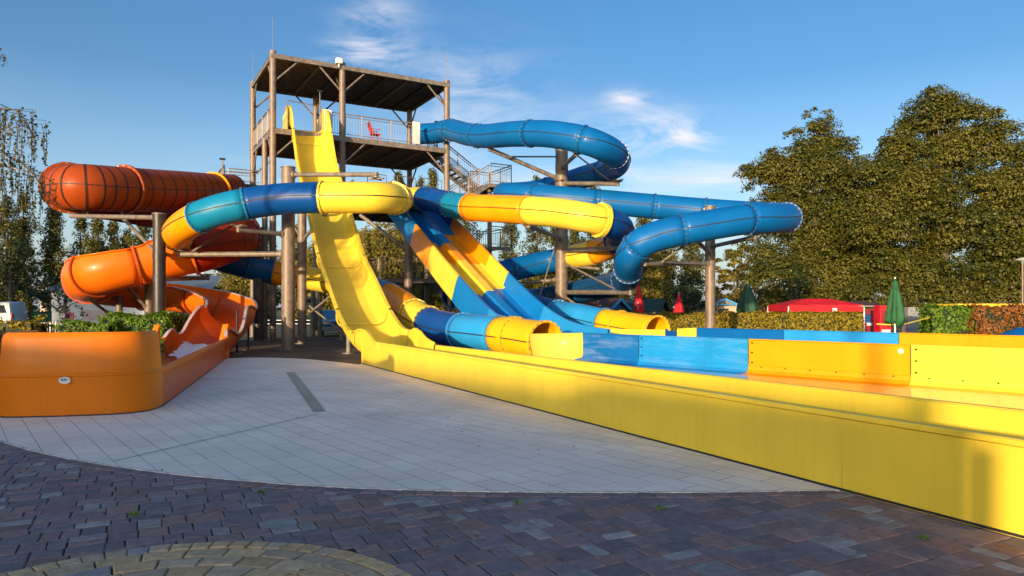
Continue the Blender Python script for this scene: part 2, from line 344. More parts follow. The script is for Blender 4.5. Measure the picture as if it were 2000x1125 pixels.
def oprof(u):
    r = .88
    if u < 22: f = max(0, min(1, (u-17.3)/1.5)); a = 88-f*48; return chan_pts(r, 180-a, 360+a, 22)
    b = 40-(u-22)*5.5; b = max(b, 8)
    if u > 29.5: b = 12+16*math.sin((u-29.5)*2.6)
    return chan_pts(r, 180-b, 360+b, 22)
roll = lambda u: 0
for a, b in ((17.3,19.2),(19.2,21),(21,22.8),(22.8,25),(25,26.8),(26.8,28.3),(28.3,30)):
    o = channel(root, po, a, b, oprof, ORA, roll=roll)
    c = MB()
    for fu in (a,):
        rows = []
        for da in (-.05, .05):
            ce, t, sd, up = po.frame(fu); rows.append([ce+t*da+sd*(x*1.09)+up*(y*1.09) for x, y in oprof(fu+.001)])
        c.grid(rows, RUS); c.build('joint_flange', o, solid=.06)
channel(root, po, 30, 33, oprof, RUS, label='rust coloured channel with wavy edges at the foot')
PALER = mat('sky_sheen_pale', (.50,.40,.40), rough=.3, coat=.3)  # sky reflection on the rims, painted as a pale strip
for side in (0, -1):
    e = MB(); rows = []
    for u in po.samples(26.4, 33, .12):
        c, t, sd, up = po.frame(u); x, y = oprof(u)[side]; sg = 1 if x > 0 else -1
        rows.append([c+sd*(x+sg*dx)+up*(y+dz) for dx, dz in ((-.02, .0), (-.02, .03), (.075, .03), (.085, -.03))])
    e.grid(rows, PALER, flip=(side == 0)); e.build('sky_sheen_strip', root)
ls = MB(); rw = []
for u in po.samples(17.3, 23, .3):
    c, t, sd, up = po.frame(u); e = sd*-1
    for s_ in (1,): pass
    rw.append([c+sd*s2*.90+up*.0+up*q for s2, q in ((1, .02), (1.04, .02), (1.04, -.02), (1, -.02))])
ls.grid(rw, SEAMO); ls.build('seam', root)
# start tub of the orange slide
tub = empty('start_tub', P(430,600,37.6), 'open orange tub at the head of the wide orange slide', 'start tub'); tub.location.z = 0
b = MB(); a0, a1 = P(362,360,37.2), P(458,362,38.8); dx = (a1-a0).normalized(); dy = Vector((-dx.y, dx.x, 0))
b.box((a0+a1)/2, ((a1-a0).length, .06, .85), RUS, dx, dy); b.box((a0+a1)/2+dy*1.7, ((a1-a0).length, .06, .85), RUS, dx, dy)
b.build('side_wall', tub, bevel=.02)
b = MB(); a1b = P(516,367,39.6); b.box((a0+a1b)/2+dy*.85-Vector((0, 0, .42)), ((a1b-a0).length, 1.75, .08), ORA, dx, dy); b.build('floor', tub, bevel=.02)

# ---- steep yellow body slide
ys = Vector((-9.9, 34.5, 0)); yd = Vector((.41, -.912, 0)).normalized(); yn = Vector((.912, .41, 0)).normalized()
YR = [(-1.6,10.32,1.15),(-.8,10.3,1.2),(-.2,10.15,1.05),(.6,9.35,.85),(2,7.85,.66),(4,6.15,.65),(6,4.62,.65),(8,3.12,.62),(10,2.05,.62),(12,1.02,.6),(13.5,.5,.55),(14.6,.28,.62),(15.4,.2,.80),(16.1,.16,.76),(16.7,.15,.6),(17.4,.15,.5)]
py_ = Path([ys+yd*a+Vector((0, 0, b)) for a, b, c in YR]); S['yellow'] = py_
def yprof(u):
    i = int(min(u, len(YR)-1.001)); t = u-i; h = YR[i][2]*(1-t)+YR[i+1][2]*t; t = t*t*(3-2*t)
    w_ = .80-.07*max(0, min(1, (u-11.5)/2)); fr = .34; pts = [(-w_-.02, h), (-w_, fr+(h-fr)*.5)]
    for k in range(7): a = R(180+90*k/6); pts.append((-w_+fr+fr*math.cos(a), fr+fr*math.sin(a)))
    return pts+[(-x, y) for x, y in reversed(pts)]
root = empty('speed_slide', Vector((-6.5, 27, 0)), 'steep yellow open slide dropping from the top platform to the long yellow run-out', 'water slide')
for k, (a, b) in enumerate(((0,3.0),(3.0,5.0),(5.0,7.0),(7.0,9.0),(9.0,11.0),(11.0,15))):
    channel(root, py_, a, b, yprof, YEL, lip=.09 if a < 11 else .02, step=.15)
for u in (3, 5, 7, 9):
    c, t, sd, up = py_.frame(u); mb = MB(); pr = yprof(u+.001)
    rows = [[c+t*da+sd*(x*1.0+math.copysign(.045, x) if abs(x) > .5 else x)+up*(y-.075) for x, y in pr] for da in (-.05, .05)]
    mb.grid(rows, YEL); mb.build('joint_flange', root, solid=.05)

for sgn in (-1, 1):
    q0, q1 = ys+yd*-2.7+yn*(.86*sgn), ys+yd*-.75+yn*(.86*sgn); m = MB(); m.box((q0+q1)/2+Vector((0,0,10.78)), ((q1-q0).length, .05, 1.3), YEL, yd, yn); m.build('entry_side_panel', root, bevel=.02)
# ---- yellow run-out trough
O0 = Vector((-4.2, 19.8, 0)); d1 = Vector((.4567, -.8897, 0)); n1 = Vector((.8897, .4567, 0)); TW = 1.62
def th(s): # rim height
    if s < .25: return 1.0
    t = min(1, (s-.25)/1.25); t = t*t*(3-2*t); return 1.0+(.70-1.0)*t
def trough_rows(s0, s1, which, n):
    rows = []
    for k in range(n+1):
        s_ = s0+(s1-s0)*k/n; h = th(s_) if which != 'inner' else (th(s_) if s_ < .25 else .575+.115*s_/16+(th(s_)-.7)); base = O0+d1*s_
        e = .035
        outer = [(0, .02), (0, h-.06), (-.03, h-.045), (-.035, h-.01), (-.02, h), (.05, h), (.075, h-.02), (.08, h-.06), (.085, .42), (.12, .28), (.2, .17), (.32, .13)]
        floor = [(.32, .13), (TW-.32, .13)]
        inner = [(TW-.32, .13), (TW-.2, .17), (TW-.12, .28), (TW-.085, .42), (TW-.08, h-.06), (TW-.075, h-.02), (TW-.05, h), (TW+.02, h), (TW+.035, h-.01), (TW+.03, h-.045), (TW, h-.06), (TW, .02)]
        pr = dict(outer=outer, floor=floor, inner=inner)[which]
        rows.append([base+n1*a+Vector((0, 0, b)) for a, b in pr])
    return rows
root = empty('runout_trough', O0+d1*8, 'long yellow run-out trough crossing the foreground to the right edge', 'run-out trough')
mb = MB(); mb.grid([[O0+d1*s_+n1*x+Vector((0, 0, z)) for x, z in ((-.012, .028), (-.012, .042), (.0, .046), (.05, .04))] for s_ in (0, 4, 8, 12, 16, 19.5)], SEAM, flip=True); mb.build('base_sealant', root)
for which, nm in (('outer', 'outer_wall'), ('floor', 'floor'), ('inner', 'inner_wall')):
    cuts = [0, 3.6, 8.35, 12.2, 15.4, 19.5] if which == 'outer' else [0, 5, 10.5, 14.7, 19.5]
    for a, b_ in zip(cuts[:-1], cuts[1:]):
        mb = MB(); mb.grid(trough_rows(a, b_-.002, which, max(4, int((b_-a)*3))), YEL, flip=True); mb.build(nm, root, auto=30)
mb = MB()
for which in ('outer', 'inner'):    # closed back edges at the head
    rws = trough_rows(0, .01, which, 1)[0]; mb.add(rws, [tuple(range(len(rws)))], YEL)
mb.build('end_plate', root)

# ---- straight wide slide of two lanes
ds = Vector((-5.2, 37.0, 0)); dd = Vector((.43, -.9, 0)).normalized(); dn = Vector((.9, .43, 0)).normalized()
DR = [(-1.2,6.95),(-.4,6.93),(.3,6.7),(2,5.88),(4,4.85),(6,3.88),(8,2.92),(10,2.0),(11.4,1.38),(12.8,.86),(14.2,.5),(15.6,.34),(17.5,.26),(19.5,.24)]
pd = Path([ds+dd*a+Vector((0, 0, b)) for a, b in DR]); S['wide'] = pd
HW = 1.15
def dprof(x0=None):
    H_ = .62
    full = [(-HW-.16, -.42), (-HW-.10, .3), (-HW-.06, H_), (-HW+.02, H_), (-HW+.12, .06), (-HW+.2, 0), (-.34, 0), (-.16, .26), (.16, .26), (.34, 0), (HW-.2, 0), (HW-.12, .06), (HW-.02, H_), (HW+.06, H_), (HW+.10, .3), (HW+.16, -.42)]
    return full
root = empty('racing_slide', Vector((-2, 30, 0)), 'straight wide slide with two lanes striped blue, amber and yellow', 'water slide')
# colour joints are stepped from lane to lane as on the real slide
strips = [(0, 4), (4, 6), (6, 7), (7, 9), (9, 11), (11, 15)]
cuts = [[0,3.4,3.41,5.6,6.5,8.6,11.6], [0,1.3,3.8,5.4,6.6,9.0,11.6], [0,1.6,4.5,5.2,6.8,9.0,11.6], [0,2.1,4.6,5.5,7.0,9.2,11.6], [0,2.0,4.3,5.4,6.9,9.0,11.6], [0,1.2,4.0,5.2,6.7,8.8,11.6]]
cmat = [NAV, MID, AMB, YEL, MID, SKY]
cl = ['deep blue upper section', 'blue section', 'amber section', 'yellow section', 'blue lower section', 'light blue foot section']
for k in range(6):
    mb = MB()
    for (i0, i1), cu_ in zip(strips, cuts):
        a, b_ = cu_[k], cu_[k+1]
        if b_-a < .02: continue
        rows = []
        for u in pd.samples(a, b_, .4):
            c, t, sd, up = pd.frame(u); rows.append([c+sd*x+up*y for x, y in dprof()[i0:i1+1]])
        mb.grid(rows, cmat[k], flip=False)
    mb.build('lane_section', root, label=cl[k], solid=.02)
mb = MB()      # whitish foam streak on the right lane
rows = []
for u in pd.samples(7.0, 10.4, .25):
    c, t, sd, up = pd.frame(u); j = .05*math.sin(u*9); rows.append([c+sd*x+up*(z+.018) for x, z in ((.50+j, 0), (.62, 0), (.74, 0), (.84-j*.6, .0))])
mb.grid(rows, SFL); mb.build('foam_streak', root)

# ---- basins at the right: walls of coloured panels and a pale floor
A1 = Vector((1.8, 18.0, 0)); d2 = (Vector((8.02, 11.13, 0))-A1).normalized(); n2 = Vector((-d2.y, d2.x, 0))
if n2.y < 0: n2 = -n2
def line_at(A, d, px):
    k = (px-1000)/F; return (k*A.y-A.x)/(d.x-k*d.y)
def basin(A, brk, mats, fl, fmats, H_, name_label, x0=None):
    root = empty('landing_basin', A+d2*5, name_label, 'landing basin')
    ss = [line_at(A, d2, p) if p < 2300 else line_at(A, d2, 2000)+(p-2300)/10 for p in brk]
    for k, (a, b_) in enumerate(zip(ss[:-1], ss[1:])):
        mb = MB(); rows = []
        for s_ in (a+.004, b_-.004):
            base = A+d2*s_; pr = [(.09, .0), (.09, H_-.03), (.06, H_), (.0, H_), (-.012, H_-.02), (0, H_-.03), (0, .41), (-.015, .405), (-.015, .385), (-.03, .32), (-.10, .26), (-.36, .24)]
            rows.append([base+n2*x+Vector((0, 0, z)) for x, z in pr])
        mb.grid(rows, mats[k]); o = mb.build('wall_panel', root, auto=25)
        m_ = MB(); bl = []
        for h_ in (.47, .67, .87): bl.append((A+d2*(a+.09)+n2*-.012+Vector((0, 0, h_)), .018))
        s_ = a+.3
        while s_ < min(b_-.1, 12) and k > 1: bl.append((A+d2*s_+n2*-.022+Vector((0, 0, .385)), .014)); s_ += .5
        if not fl:
            for q, rr in bl: bt = MB(); bt.cyl(q, q-n2*.02, rr, SEAMO, n=8); bt.build('bolt', o)
        m_.box(A+d2*(a)+n2*-.004+Vector((0, 0, .68)), (.012, .016, .5), SEAM, d2, n2); m_.build('joint_seal', o)
        if fl:
            f = MB(); p0 = A+d2*(a+.004)-n2*.36; p1 = A+d2*(b_-.004)-n2*.36
            f.add([p0+Vector((0, 0, .24)), p1+Vector((0, 0, .24)), p1-n2*fl+Vector((0, 0, .235)), p0-n2*fl+Vector((0, 0, .235))], [(0, 1, 2, 3)], fmats[k]); f.build('basin_floor', root)
    return root, ss
# floors are clipped by the yellow trough standing over them
bn, ss1 = basin(A1, [1100, 1248, 1462, 1779, 2400], [BLUS, SKYS, AMB, YEL], 0, None, .95, 'near landing basin with blue, light blue, amber and yellow wall panels')
# floor pieces reach to the inner wall of the trough
fb = [ss1[0]-1.5, ss1[1], ss1[2], ss1[3], ss1[4]]
for k, (m, lb) in enumerate(((BFL, 'blue basin floor bleached by lime'), (SFL, 'pale light blue basin floor'), (AFL, 'pale amber basin floor'), (YFL, 'pale yellow basin floor'))):
    q = []
    for s_ in (fb[k], fb[k+1]):
        p0 = A1+d2*s_-n2*.36
        # intersection along -n2 with the trough's far side plane
        tt = ((O0+n1*(TW+.05)-p0).dot(n1))/((-n2).dot(n1)); q.append((p0, p0-n2*max(.2, tt)))
    f = MB(); f.add([q[0][0]+Vector((0, 0, .24)), q[1][0]+Vector((0, 0, .24)), q[1][1]+Vector((0, 0, .235)), q[0][1]+Vector((0, 0, .235))], [(0, 1, 2, 3)], m); f.build('basin_floor', bn, label=lb)
mb = MB(); q = A1+d2*(ss1[3]-.16)+Vector((0, 0, .83)); mb.cyl(q-n2*.002, q-n2*.012, .045, WHITE, n=20)
o = mb.build('number_disc', bn)
def text(body, size, loc, xd, nd, m, name='lettering', parent=None, bold=0):
    cu_ = bpy.data.curves.new(name, 'FONT'); cu_.body = body; cu_.size = size; cu_.extrude = .004; cu_.align_x = 'CENTER'; cu_.align_y = 'CENTER'; cu_.offset = bold
    ob = bpy.data.objects.new(name+'_t', cu_); col.objects.link(ob); bpy.context.view_layer.update()
    me = bpy.data.meshes.new_from_object(ob); bpy.data.objects.remove(ob)
    me.materials.clear(); me.materials.append(m)
    X = Vector(xd).normalized(); Z = Vector(nd).normalized(); Y = Z.cross(X)
    M = Matrix((X, Y, Z)).transposed().to_4x4(); me.transform(M); me.transform(Matrix.Translation(Vector(loc)-(world_loc(parent) if parent else Vector())))
    o = bpy.data.objects.new(name, me); col.objects.link(o); o.parent = parent; return o
text('2', .075, q-n2*.014, d2, -n2, BLACK, parent=o, name='number')
A2 = Vector((5.86, 22.5, 0))-d2*0
d2o, n2o = d2, n2; d2 = (Vector((11.68, 16.2, 0))-A2).normalized(); n2 = Vector((-d2.y, d2.x, 0))
bf, _ = basin(A2, [1361, 1531, 1756, 2400], [BLU, SKY, AMB], 2.2, [BFL, SFL, AFL], .95, 'far landing basin with low blue, light blue and amber walls')
Z_ = lambda z: Vector((0, 0, z))
lp_ = lambda px, z: A2+d2*line_at(A2, d2, px)+Z_(z)
def wallpoly(top, m, name, par, label=None, th_=.09, bot=.1):
    n = len(top); mb = MB(); mb.add(top+[Vector((q.x, q.y, bot)) for q in top]+[q+n2*th_ for q in top]+[Vector((q.x, q.y, bot))+n2*th_ for q in top],
      [f for i in range(n-1) for f in ((i, i+n, i+n+1, i+1), (i, i+1, i+1+2*n, i+2*n), (i+2*n, i+1+2*n, i+1+3*n, i+3*n))]+[(0, 2*n, 3*n, n), (n-1, 2*n-1, 4*n-1, 3*n-1)], m); return mb.build(name, par, bevel=.015, label=label)
wallpoly([lp_(1108,1.10), lp_(1130,.98), lp_(1165,.85), lp_(1230,.84), lp_(1298,.86)], YEL, 'entry_wall', bf, 'yellow wall beside the rear end tube')
wallpoly([lp_(1322,.90), lp_(1342,.93), lp_(1360,.95)], YEL, 'entry_wall', bf, 'small yellow wedge at the left end')
wallpoly([lp_(1299,.90), lp_(1304,.82), lp_(1316,.84), lp_(1321,.72)], NAV, 'drain_gate', bf)
d2, n2 = d2o, n2o
# yellow flare on the near side of the lowest tube's mouth
pm_ = pc.pos(30); mb = MB(); a = A1+Z_(.95); b_ = pm_-n2*.56
mb.grid([[a+d2*-.01, a+Z_(-.3), a+Z_(-.68), a-n2*.1+Z_(-.74)], [Vector((b_.x,b_.y,.90)), Vector((b_.x,b_.y,.62)), Vector((b_.x,b_.y,.32))+n2*.1, Vector((b_.x,b_.y,.2))+n2*.2]], YEL2); mb.build('entry_flare', bn, solid=.04, auto=60)

# ---- orange end trough
ow = [(-8.9,22.2),(-7.9,18.95),(-6.9,15.7),(-6.2,13.4),(-5.72,11.85),(-5.56,11.3)]
cor = [(-5.50,10.95),(-5.52,10.72),(-5.66,10.5),(-5.9,10.36),(-6.2,10.27),(-6.5,10.2),(-6.8,10.14),(-7.02,10.1),(-7.2,10.09),(-7.36,10.16),(-7.44,10.34)]
lw = [(-7.75,11.3),(-8.5,13.8),(-9.5,17.1),(-10.75,21.3)]
root = empty('end_trough', Vector((-7.5, 15, 0)), 'orange end trough with a tall rounded end box in the left foreground', 'end trough')
def wall_strip(pts, hf, m, name, th_=.1, lip=.04, z0=.02, inner_z=.12, lean=0, gr=0):
    pts = [Vector((*p, 0)) for p in pts]; rows = []
    for i, p in enumerate(pts):
        a = pts[max(0, i-1)]; b_ = pts[min(len(pts)-1, i+1)]; t = (b_-a).normalized(); inn = Vector((t.y, -t.x, 0))*-1
        cen = Vector((-7.6, 14, 0)); 
        if (cen-p).dot(inn) < 0: inn = -inn
        h = hf(i, p)
        pr = [(0, z0), (0, h*.48), (-gr, h*.49), (-gr, h*.505), (lean*.3, h*.53), (lean, h-.09), (lean+.02, h-.03), (lean+.06, h), (lean+th_-.03, h), (lean+th_, h-.03), (lean+th_, h*.5), (th_+.03, .3), (th_+.12, .16), (th_+.3, inner_z)]
        rows.append([p+inn*x+Vector((0, 0, z)) for x, z in pr])
    mb = MB(); mb.grid(rows, m); return mb.build(name, root, auto=35)
wall_strip(ow, lambda i, p: .64, RUS, 'right_wall')
eb = wall_strip([(-5.56,11.3)]+cor+[(-7.75,11.3)], lambda i, p: 1.235, EOR, 'end_box', th_=.14, lean=.05, gr=.012)
wall_strip(lw, lambda i, p: .66+.0*i, RUS, 'left_wall')
mb = MB(); mb.grid([[Vector((x, y, 0))+Vector((dx*.014, -.014, 0)), Vector((x, y, .042))+Vector((dx*.014, -.014, 0)), Vector((x, y, .046))] for x, y, dx in [(a, b, 1) for a, b in ow]+[(a, b, .3) for a, b in cor]], SEAM); mb.build('base_sealant', root)
mb = MB(); mb.add([(-8.8,22.0,.13),(-5.7,11.2,.13),(-5.7,10.6,.13),(-7.3,10.3,.13),(-7.8,11.4,.13),(-10.7,21.3,.13)], [(0,1,2,3,4,5)], RUS); mb.build('floor', root)
for (p, m) in (((-8.93,22.1), EOR), ((-10.72,21.4), EOR)):
    mb = MB(); q = Vector((*p, 0)); mb.add([q+Vector(v) for v in ((-.12,.1,.05),(.14,.02,.05),(.2,-.5,.05),(-.05,-.45,.05),(-.12,.1,1.08),(.1,.05,1.1),(.13,-.14,.95),(-.05,-.3,.66))], [(0,1,5,4),(1,2,6,5),(2,3,7,6),(3,0,4,7),(4,5,6,7)], m); mb.build('corner_post', root, bevel=.03)
mb = MB()
q = Vector((-6.42, 10.205, .55)); nd = Vector((.17, -.985, 0)).normalized(); xd = Vector((.985, .17, 0)).normalized()
vs = [q+nd*.022+xd*(.078*math.cos(2*math.pi*i/24))+Vector((0, 0, .05*math.sin(2*math.pi*i/24))) for i in range(24)]
mb.add(vs, [tuple(range(24))], WHITE); st = mb.build('sticker', root, label='small oval white sticker with dark script', solid=.003)
text('RPr', .062, q+nd*.026+Vector((0, 0, .006)), xd, nd, mat('dark_ink', (.01, .03, .07)), parent=st)
# foaming water running out of the orange channel
WAT = mat('foaming_water', (.80, .78, .80), rough=.35, var=.08, vs=9, bump=.8, bs=9)
mb = MB(); rows = []
for j in range(20):
    f = j/19; c = Vector((-9.75+f*1.05, 22.6-f*3.4, .20+(.22*(1-f)**2)+.0)); xr = Vector((.955, .295, 0)); wv = .62-.25*f
    e = 1 if j < 19 else .6
    rows.append([c+xr*(wv*e*(2*i/9-1)*(1+.12*math.sin(j*2.7+i)) - .18*f)+Vector((0, 0, .03*math.sin(i*2.1+j*1.3)+.10*abs(2*i/9-1)**2)) for i in range(10)])
mb.grid(rows, WAT); mb.build('water', None, smooth=True, kind='structure', org=(-9.3, 21, .2))
# ------------------------------------------------------------------ slide tower
FL = Vector((-11.35, 33.7, 0)); TU = Vector((.87, .493, 0)).normalized(); TB = Vector((-.493, .87, 0)).normalized()
def T(a, b, z=0): return FL+TU*a+TB*b+Vector((0, 0, z))
tower = empty('slide_tower', T(4.5, 2.7), 'tall open steel slide tower with a flat dark roof and zigzag stairs', 'tower')
ROOFZ, TOPZ, MIDZ = 13.62, 10.1, 6.9
posts = [(0,0),(3.34,0),(9.02,0),(0,5.4),(3.38,5.4),(9.0,5.4)]
for i, (a, b) in enumerate(posts):
    m = MB(); m.cyl(T(a,b,0), T(a,b,ROOFZ+.14), .155, COLM, n=20); m.cyl(T(a,b,0), T(a,b,.03), .26, COLM, n=20)
    for z in (3.4, 6.9, 10.1): m.cyl(T(a,b,z-.03), T(a,b,z), .185, COLM, n=20)
    o = m.build('post', tower, auto=40)
    if i in (0, 2, 3):
        m = MB(); m.cyl(T(a,b,ROOFZ+.1), T(a,b,ROOFZ+1.75), .012, STEEL, n=6); m.build('lightning_rod', o)
for a, b, z1 in ((0, 2.0, 10.0), (9.0, 2.7, 6.8)):
    m = MB(); m.cyl(T(a,b,0), T(a,b,z1), .14, COLM, n=18); m.build('post', tower, auto=40)
def plate(name, a0, a1, b0, b1, z, th_, m, par, beam=.24, joist=1.0, bm=STEEL, joistm=DARKST, front_out=0):
    k = MB(); c = T((a0+a1)/2, (b0+b1)/2, z-th_/2); k.box(c, (a1-a0, b1-b0, th_), m, TU, TB); o = k.build(name, par)
    e = MB()
    for p, q in ((T(a0,b0,z-.13), T(a1,b0,z-.13)), (T(a0,b1,z-.13), T(a1,b1,z-.13))): e.beam(p, q, .1, beam, bm)
    for p, q in ((T(a0+.052,b0+.052,z-.13), T(a0+.052,b1-.052,z-.13)), (T(a1-.052,b0+.052,z-.13), T(a1-.052,b1-.052,z-.13))): e.beam(p, q, .1, beam-.01, bm)
    e.build('edge_beam', o)
    n = int((a1-a0)/joist)
    for i in range(1, n):
        a = a0+(a1-a0)*i/n; j = MB(); j.beam(T(a,b0+.06,z-th_-.09), T(a,b1-.06,z-th_-.09), .08, .16, joistm if i % 2 else STEEL); j.build('joist', o)
    # profiled sheet ribs under the plate
    rs = MB(); nn = int((b1-b0)/.3); rr = []
    for i in range(nn*2+1):
        b = b0+.12+(b1-b0-.24)*i/(nn*2); zz = z-th_-(.008 if i % 2 else .045); rr.append([T(a0+.12,b,zz), T(a1-.12,b,zz)])
    rs.grid(rr, m); rs.build('profiled_sheet', o)
    return o
roof = plate('roof', -.1, 9.15, -.12, 5.55, ROOFZ, .06, DECK, tower, beam=.2, joist=1.15)
deck1 = plate('platform_deck', -.05, 9.1, -.08, 5.45, TOPZ, .07, DECK, tower, beam=.26, joist=1.15)
deck2 = plate('platform_deck', 3.2, 9.1, -.25, 5.45, MIDZ, .07, DECK, tower, beam=.26, joist=1.15)
deck3 = plate('platform_deck', 5.6, 9.1, -.1, 2.6, 3.1, .07, DECK, tower, beam=.22, joist=1.15)
def brace(p, q, r=.045):
    m = MB(); m.cyl(p, q, r, STEEL, n=8); m.build('knee_brace', tower)
for (a, b) in posts:
    for zt in (ROOFZ-.2, TOPZ-.25):
        for da in (-1, 1):
            if -.1 <= a+da*1.2 <= 9.2: brace(T(a,b,zt-1.15), T(a+da*1.15,b,zt))
        db = 1 if b == 0 else -1
        brace(T(a,b,zt-1.15), T(a,b+db*1.15,zt))
def railing(par, pts, h=1.12, m=STEEL, post=1.4, gap=.14, name='railing'):
    k = MB()
    for p, q in zip(pts[:-1], pts[1:]):
        p = Vector(p); q = Vector(q); l = (q-p).length; up = Vector((0, 0, 1))
        k.beam(p+up*h, q+up*h, .05, .05, m); k.beam(p+up*.12, q+up*.12, .03, .03, m); k.beam(p+up*(h-.14), q+up*(h-.14), .03, .03, m)
        n = max(1, round(l/post))
        for i in range(n+1): c = p.lerp(q, i/n); k.beam(c, c+up*(h+.0), .05, .05, m)
        n = max(1, round(l/gap))
        for i in range(1, n): c = p.lerp(q, i/n); k.cyl(c+up*.12, c+up*(h-.14), .0095, m, n=4, cap=False)
    return k.build(name, par)
railing(deck1, [T(2.8,-.04,TOPZ), T(7.4,-.04,TOPZ)]); railing(deck1, [T(0,-.1,TOPZ), T(0,5.35,TOPZ)]); railing(deck1, [T(0,5.4,TOPZ), T(9.05,5.4,TOPZ)])
railing(deck1, [T(9.05,5.4,TOPZ), T(9.05,2.7,TOPZ)])
railing(deck2, [T(9.05,5.4,MIDZ), T(9.05,2.7,MIDZ)]); railing(deck2, [T(3.3,5.4,MIDZ), T(9.0,5.4,MIDZ)])
railing(deck3, [T(8.9,-.05,3.1), T(5.65,-.05,3.1), T(5.65,2.55,3.1)], m=COLM)
for a0, a1 in ((2.4, 2.78), (7.0, 7.42)):
    m = MB(); m.box(T((a0+a1)/2, -.14, TOPZ+.62), (a1-a0, .03, 1.15), mat('board_white', (.62,.60,.56), rough=.5), TU, TB); m.build('screen_board', deck1, bevel=.01)
def loop(par, pts, r=.022, m=STEEL):
    k = MB(); k.tube([Vector(p) for p in pts], r, m, n=8); k.build('grab_rail', par)
loop(deck1, [T(.75,.3,TOPZ), T(.75,.3,TOPZ+1.5), T(2.45,.6,TOPZ+1.5), T(2.45,.6,TOPZ)])
loop(deck1, [T(7.6,.9,TOPZ), T(7.6,.9,TOPZ+1.4), T(8.8,1.2,TOPZ+1.3), T(8.8,1.2,TOPZ)])
for a in (4.6, 6.2, 7.7): loop(deck2, [T(a,-.1,MIDZ), T(a,-.1,MIDZ+1.5), T(a+1.1,.2,MIDZ+1.5), T(a+1.1,.2,MIDZ)])
def stairs(a0, a1, b0, b1, z0, z1):
    n = max(3, round(abs(z1-z0)/.185)); up = Vector((0, 0, 1)); fl = MB()
    for b in (b0, b1): fl.beam(T(a0,b,z0-.1), T(a1,b,z1-.1), .05, .24, STEEL)
    for i in range(n):
        f = (i+.5)/n; fl.box(T(a0+(a1-a0)*f, (b0+b1)/2, z0+(z1-z0)*(i+1)/n-.02), (.27, b1-b0-.06, .035), STEEL, TU, TB)
    o = fl.build('stair_flight', tower)
    railing(o, [T(a0,b0,z0), T(a1,b0,z1)], h=1.0); railing(o, [T(a0,b1,z0), T(a1,b1,z1)], h=1.0)
def landing(a0, a1, b0, b1, z):
    m = MB(); m.box(T((a0+a1)/2, (b0+b1)/2, z-.05), (a1-a0, b1-b0, .05), DARKST, TU, TB)
    for b in (b0, b1): m.beam(T(a0,b,z-.13), T(a1,b,z-.13), .06, .18, STEEL)
    o = m.build('stair_landing', tower); railing(o, [T(a0+.1,b0,z), T(a1,b0,z), T(a1,b1,z), T(a0+.1,b1,z)], h=1.1); return o
stairs(9.1, 11.6, 1.45, 2.6, 10.1, 8.5); landing(11.6, 13.0, 0, 2.6, 8.5); stairs(11.6, 9.1, .05, 1.2, 8.5, 6.9)
stairs(9.1, 11.6, 1.45, 2.6, 6.9, 5.0); landing(11.6, 13.0, 0, 2.6, 5.0); stairs(11.6, 9.1, .05, 1.2, 5.0, 3.1)
stairs(9.1, 12.4, 1.45, 2.6, 3.1, 0.0)
for a, b in ((12.3, 1.3),):
    m = MB(); m.cyl(T(a,b,0), T(a,b,8.4), .13, COLM, n=16); m.build('post', tower, auto=40)
sp = MB(); sp.box(T(-.6,5.9,8.1), (2.0, 1.9, .12), DARKST, TU, TB); o = sp.build('side_platform', tower)
railing(o, [T(-1.5,5.0,8.16), T(-1.5,6.8,8.16), T(.35,6.8,8.16)], h=.9); railing(o, [T(-1.3,4.97,8.16), T(.3,4.97,8.16)], h=.75, gap=.2)
m = MB(); m.cyl(T(-1.6,4.9,8.1), T(-1.6,4.9,9.35), .03, STEEL); m.box(T(-1.6,4.9,9.36), (.28, .16, .08), BLACK, TU, TB); m.build('camera_pole', tower)
for a, b, z in ((2.2,-.1,TOPZ+2.0), (9.3,2.0,TOPZ+1.9)):
    m = MB(); m.cyl(T(a,b,TOPZ), T(a,b,z), .025, STEEL, n=8); m.box(T(a,b,z+.05), (.22, .14, .07), BLACK, TU, TB); m.build('camera_pole', tower)
fld = MB(); c = T(3.1,-.25,ROOFZ+.12); fld.box(c, (.3, .22, .26), WHITE, TU, TB); fld.cyl(c-Vector((0,0,.3)), c, .03, WHITE)
fl_ = fld.build('floodlight', None, label='small white floodlight fixed on the front roof edge of the tower', cat='floodlight', org=c, bevel=.02)
# red plastic lounger on the top platform
ch = empty('plastic_chair', T(5.2,.5,TOPZ), 'red plastic armchair leaning behind the railing of the top platform', 'chair')
c = T(5.2,.5,TOPZ); m = MB(); m.box(c+Vector((0,0,.42)), (.48,.46,.05), REDP, TU, TB); m.build('seat', ch, bevel=.02)
m = MB(); m.box(c-TU*.27+Vector((0,0,.72)), (.05,.46,.62), REDP, (TU+Vector((0,0,.35))).normalized(), TB, (Vector((0,0,1))-TU*.35).normalized()); m.build('backrest', ch, bevel=.02)
for sa in (-1, 1):
    for sb in (-1, 1):
        m = MB(); m.cyl(c+TU*.2*sa+TB*.2*sb, c+TU*.18*sa+TB*.18*sb+Vector((0,0,.4)), .025, REDP); m.build('leg', ch)
    m = MB(); m.beam(c-TU*.26+TB*.25*sa+Vector((0,0,.64)), c+TU*.22+TB*.25*sa+Vector((0,0,.64)), .05, .03, REDP); m.build('armrest', ch)

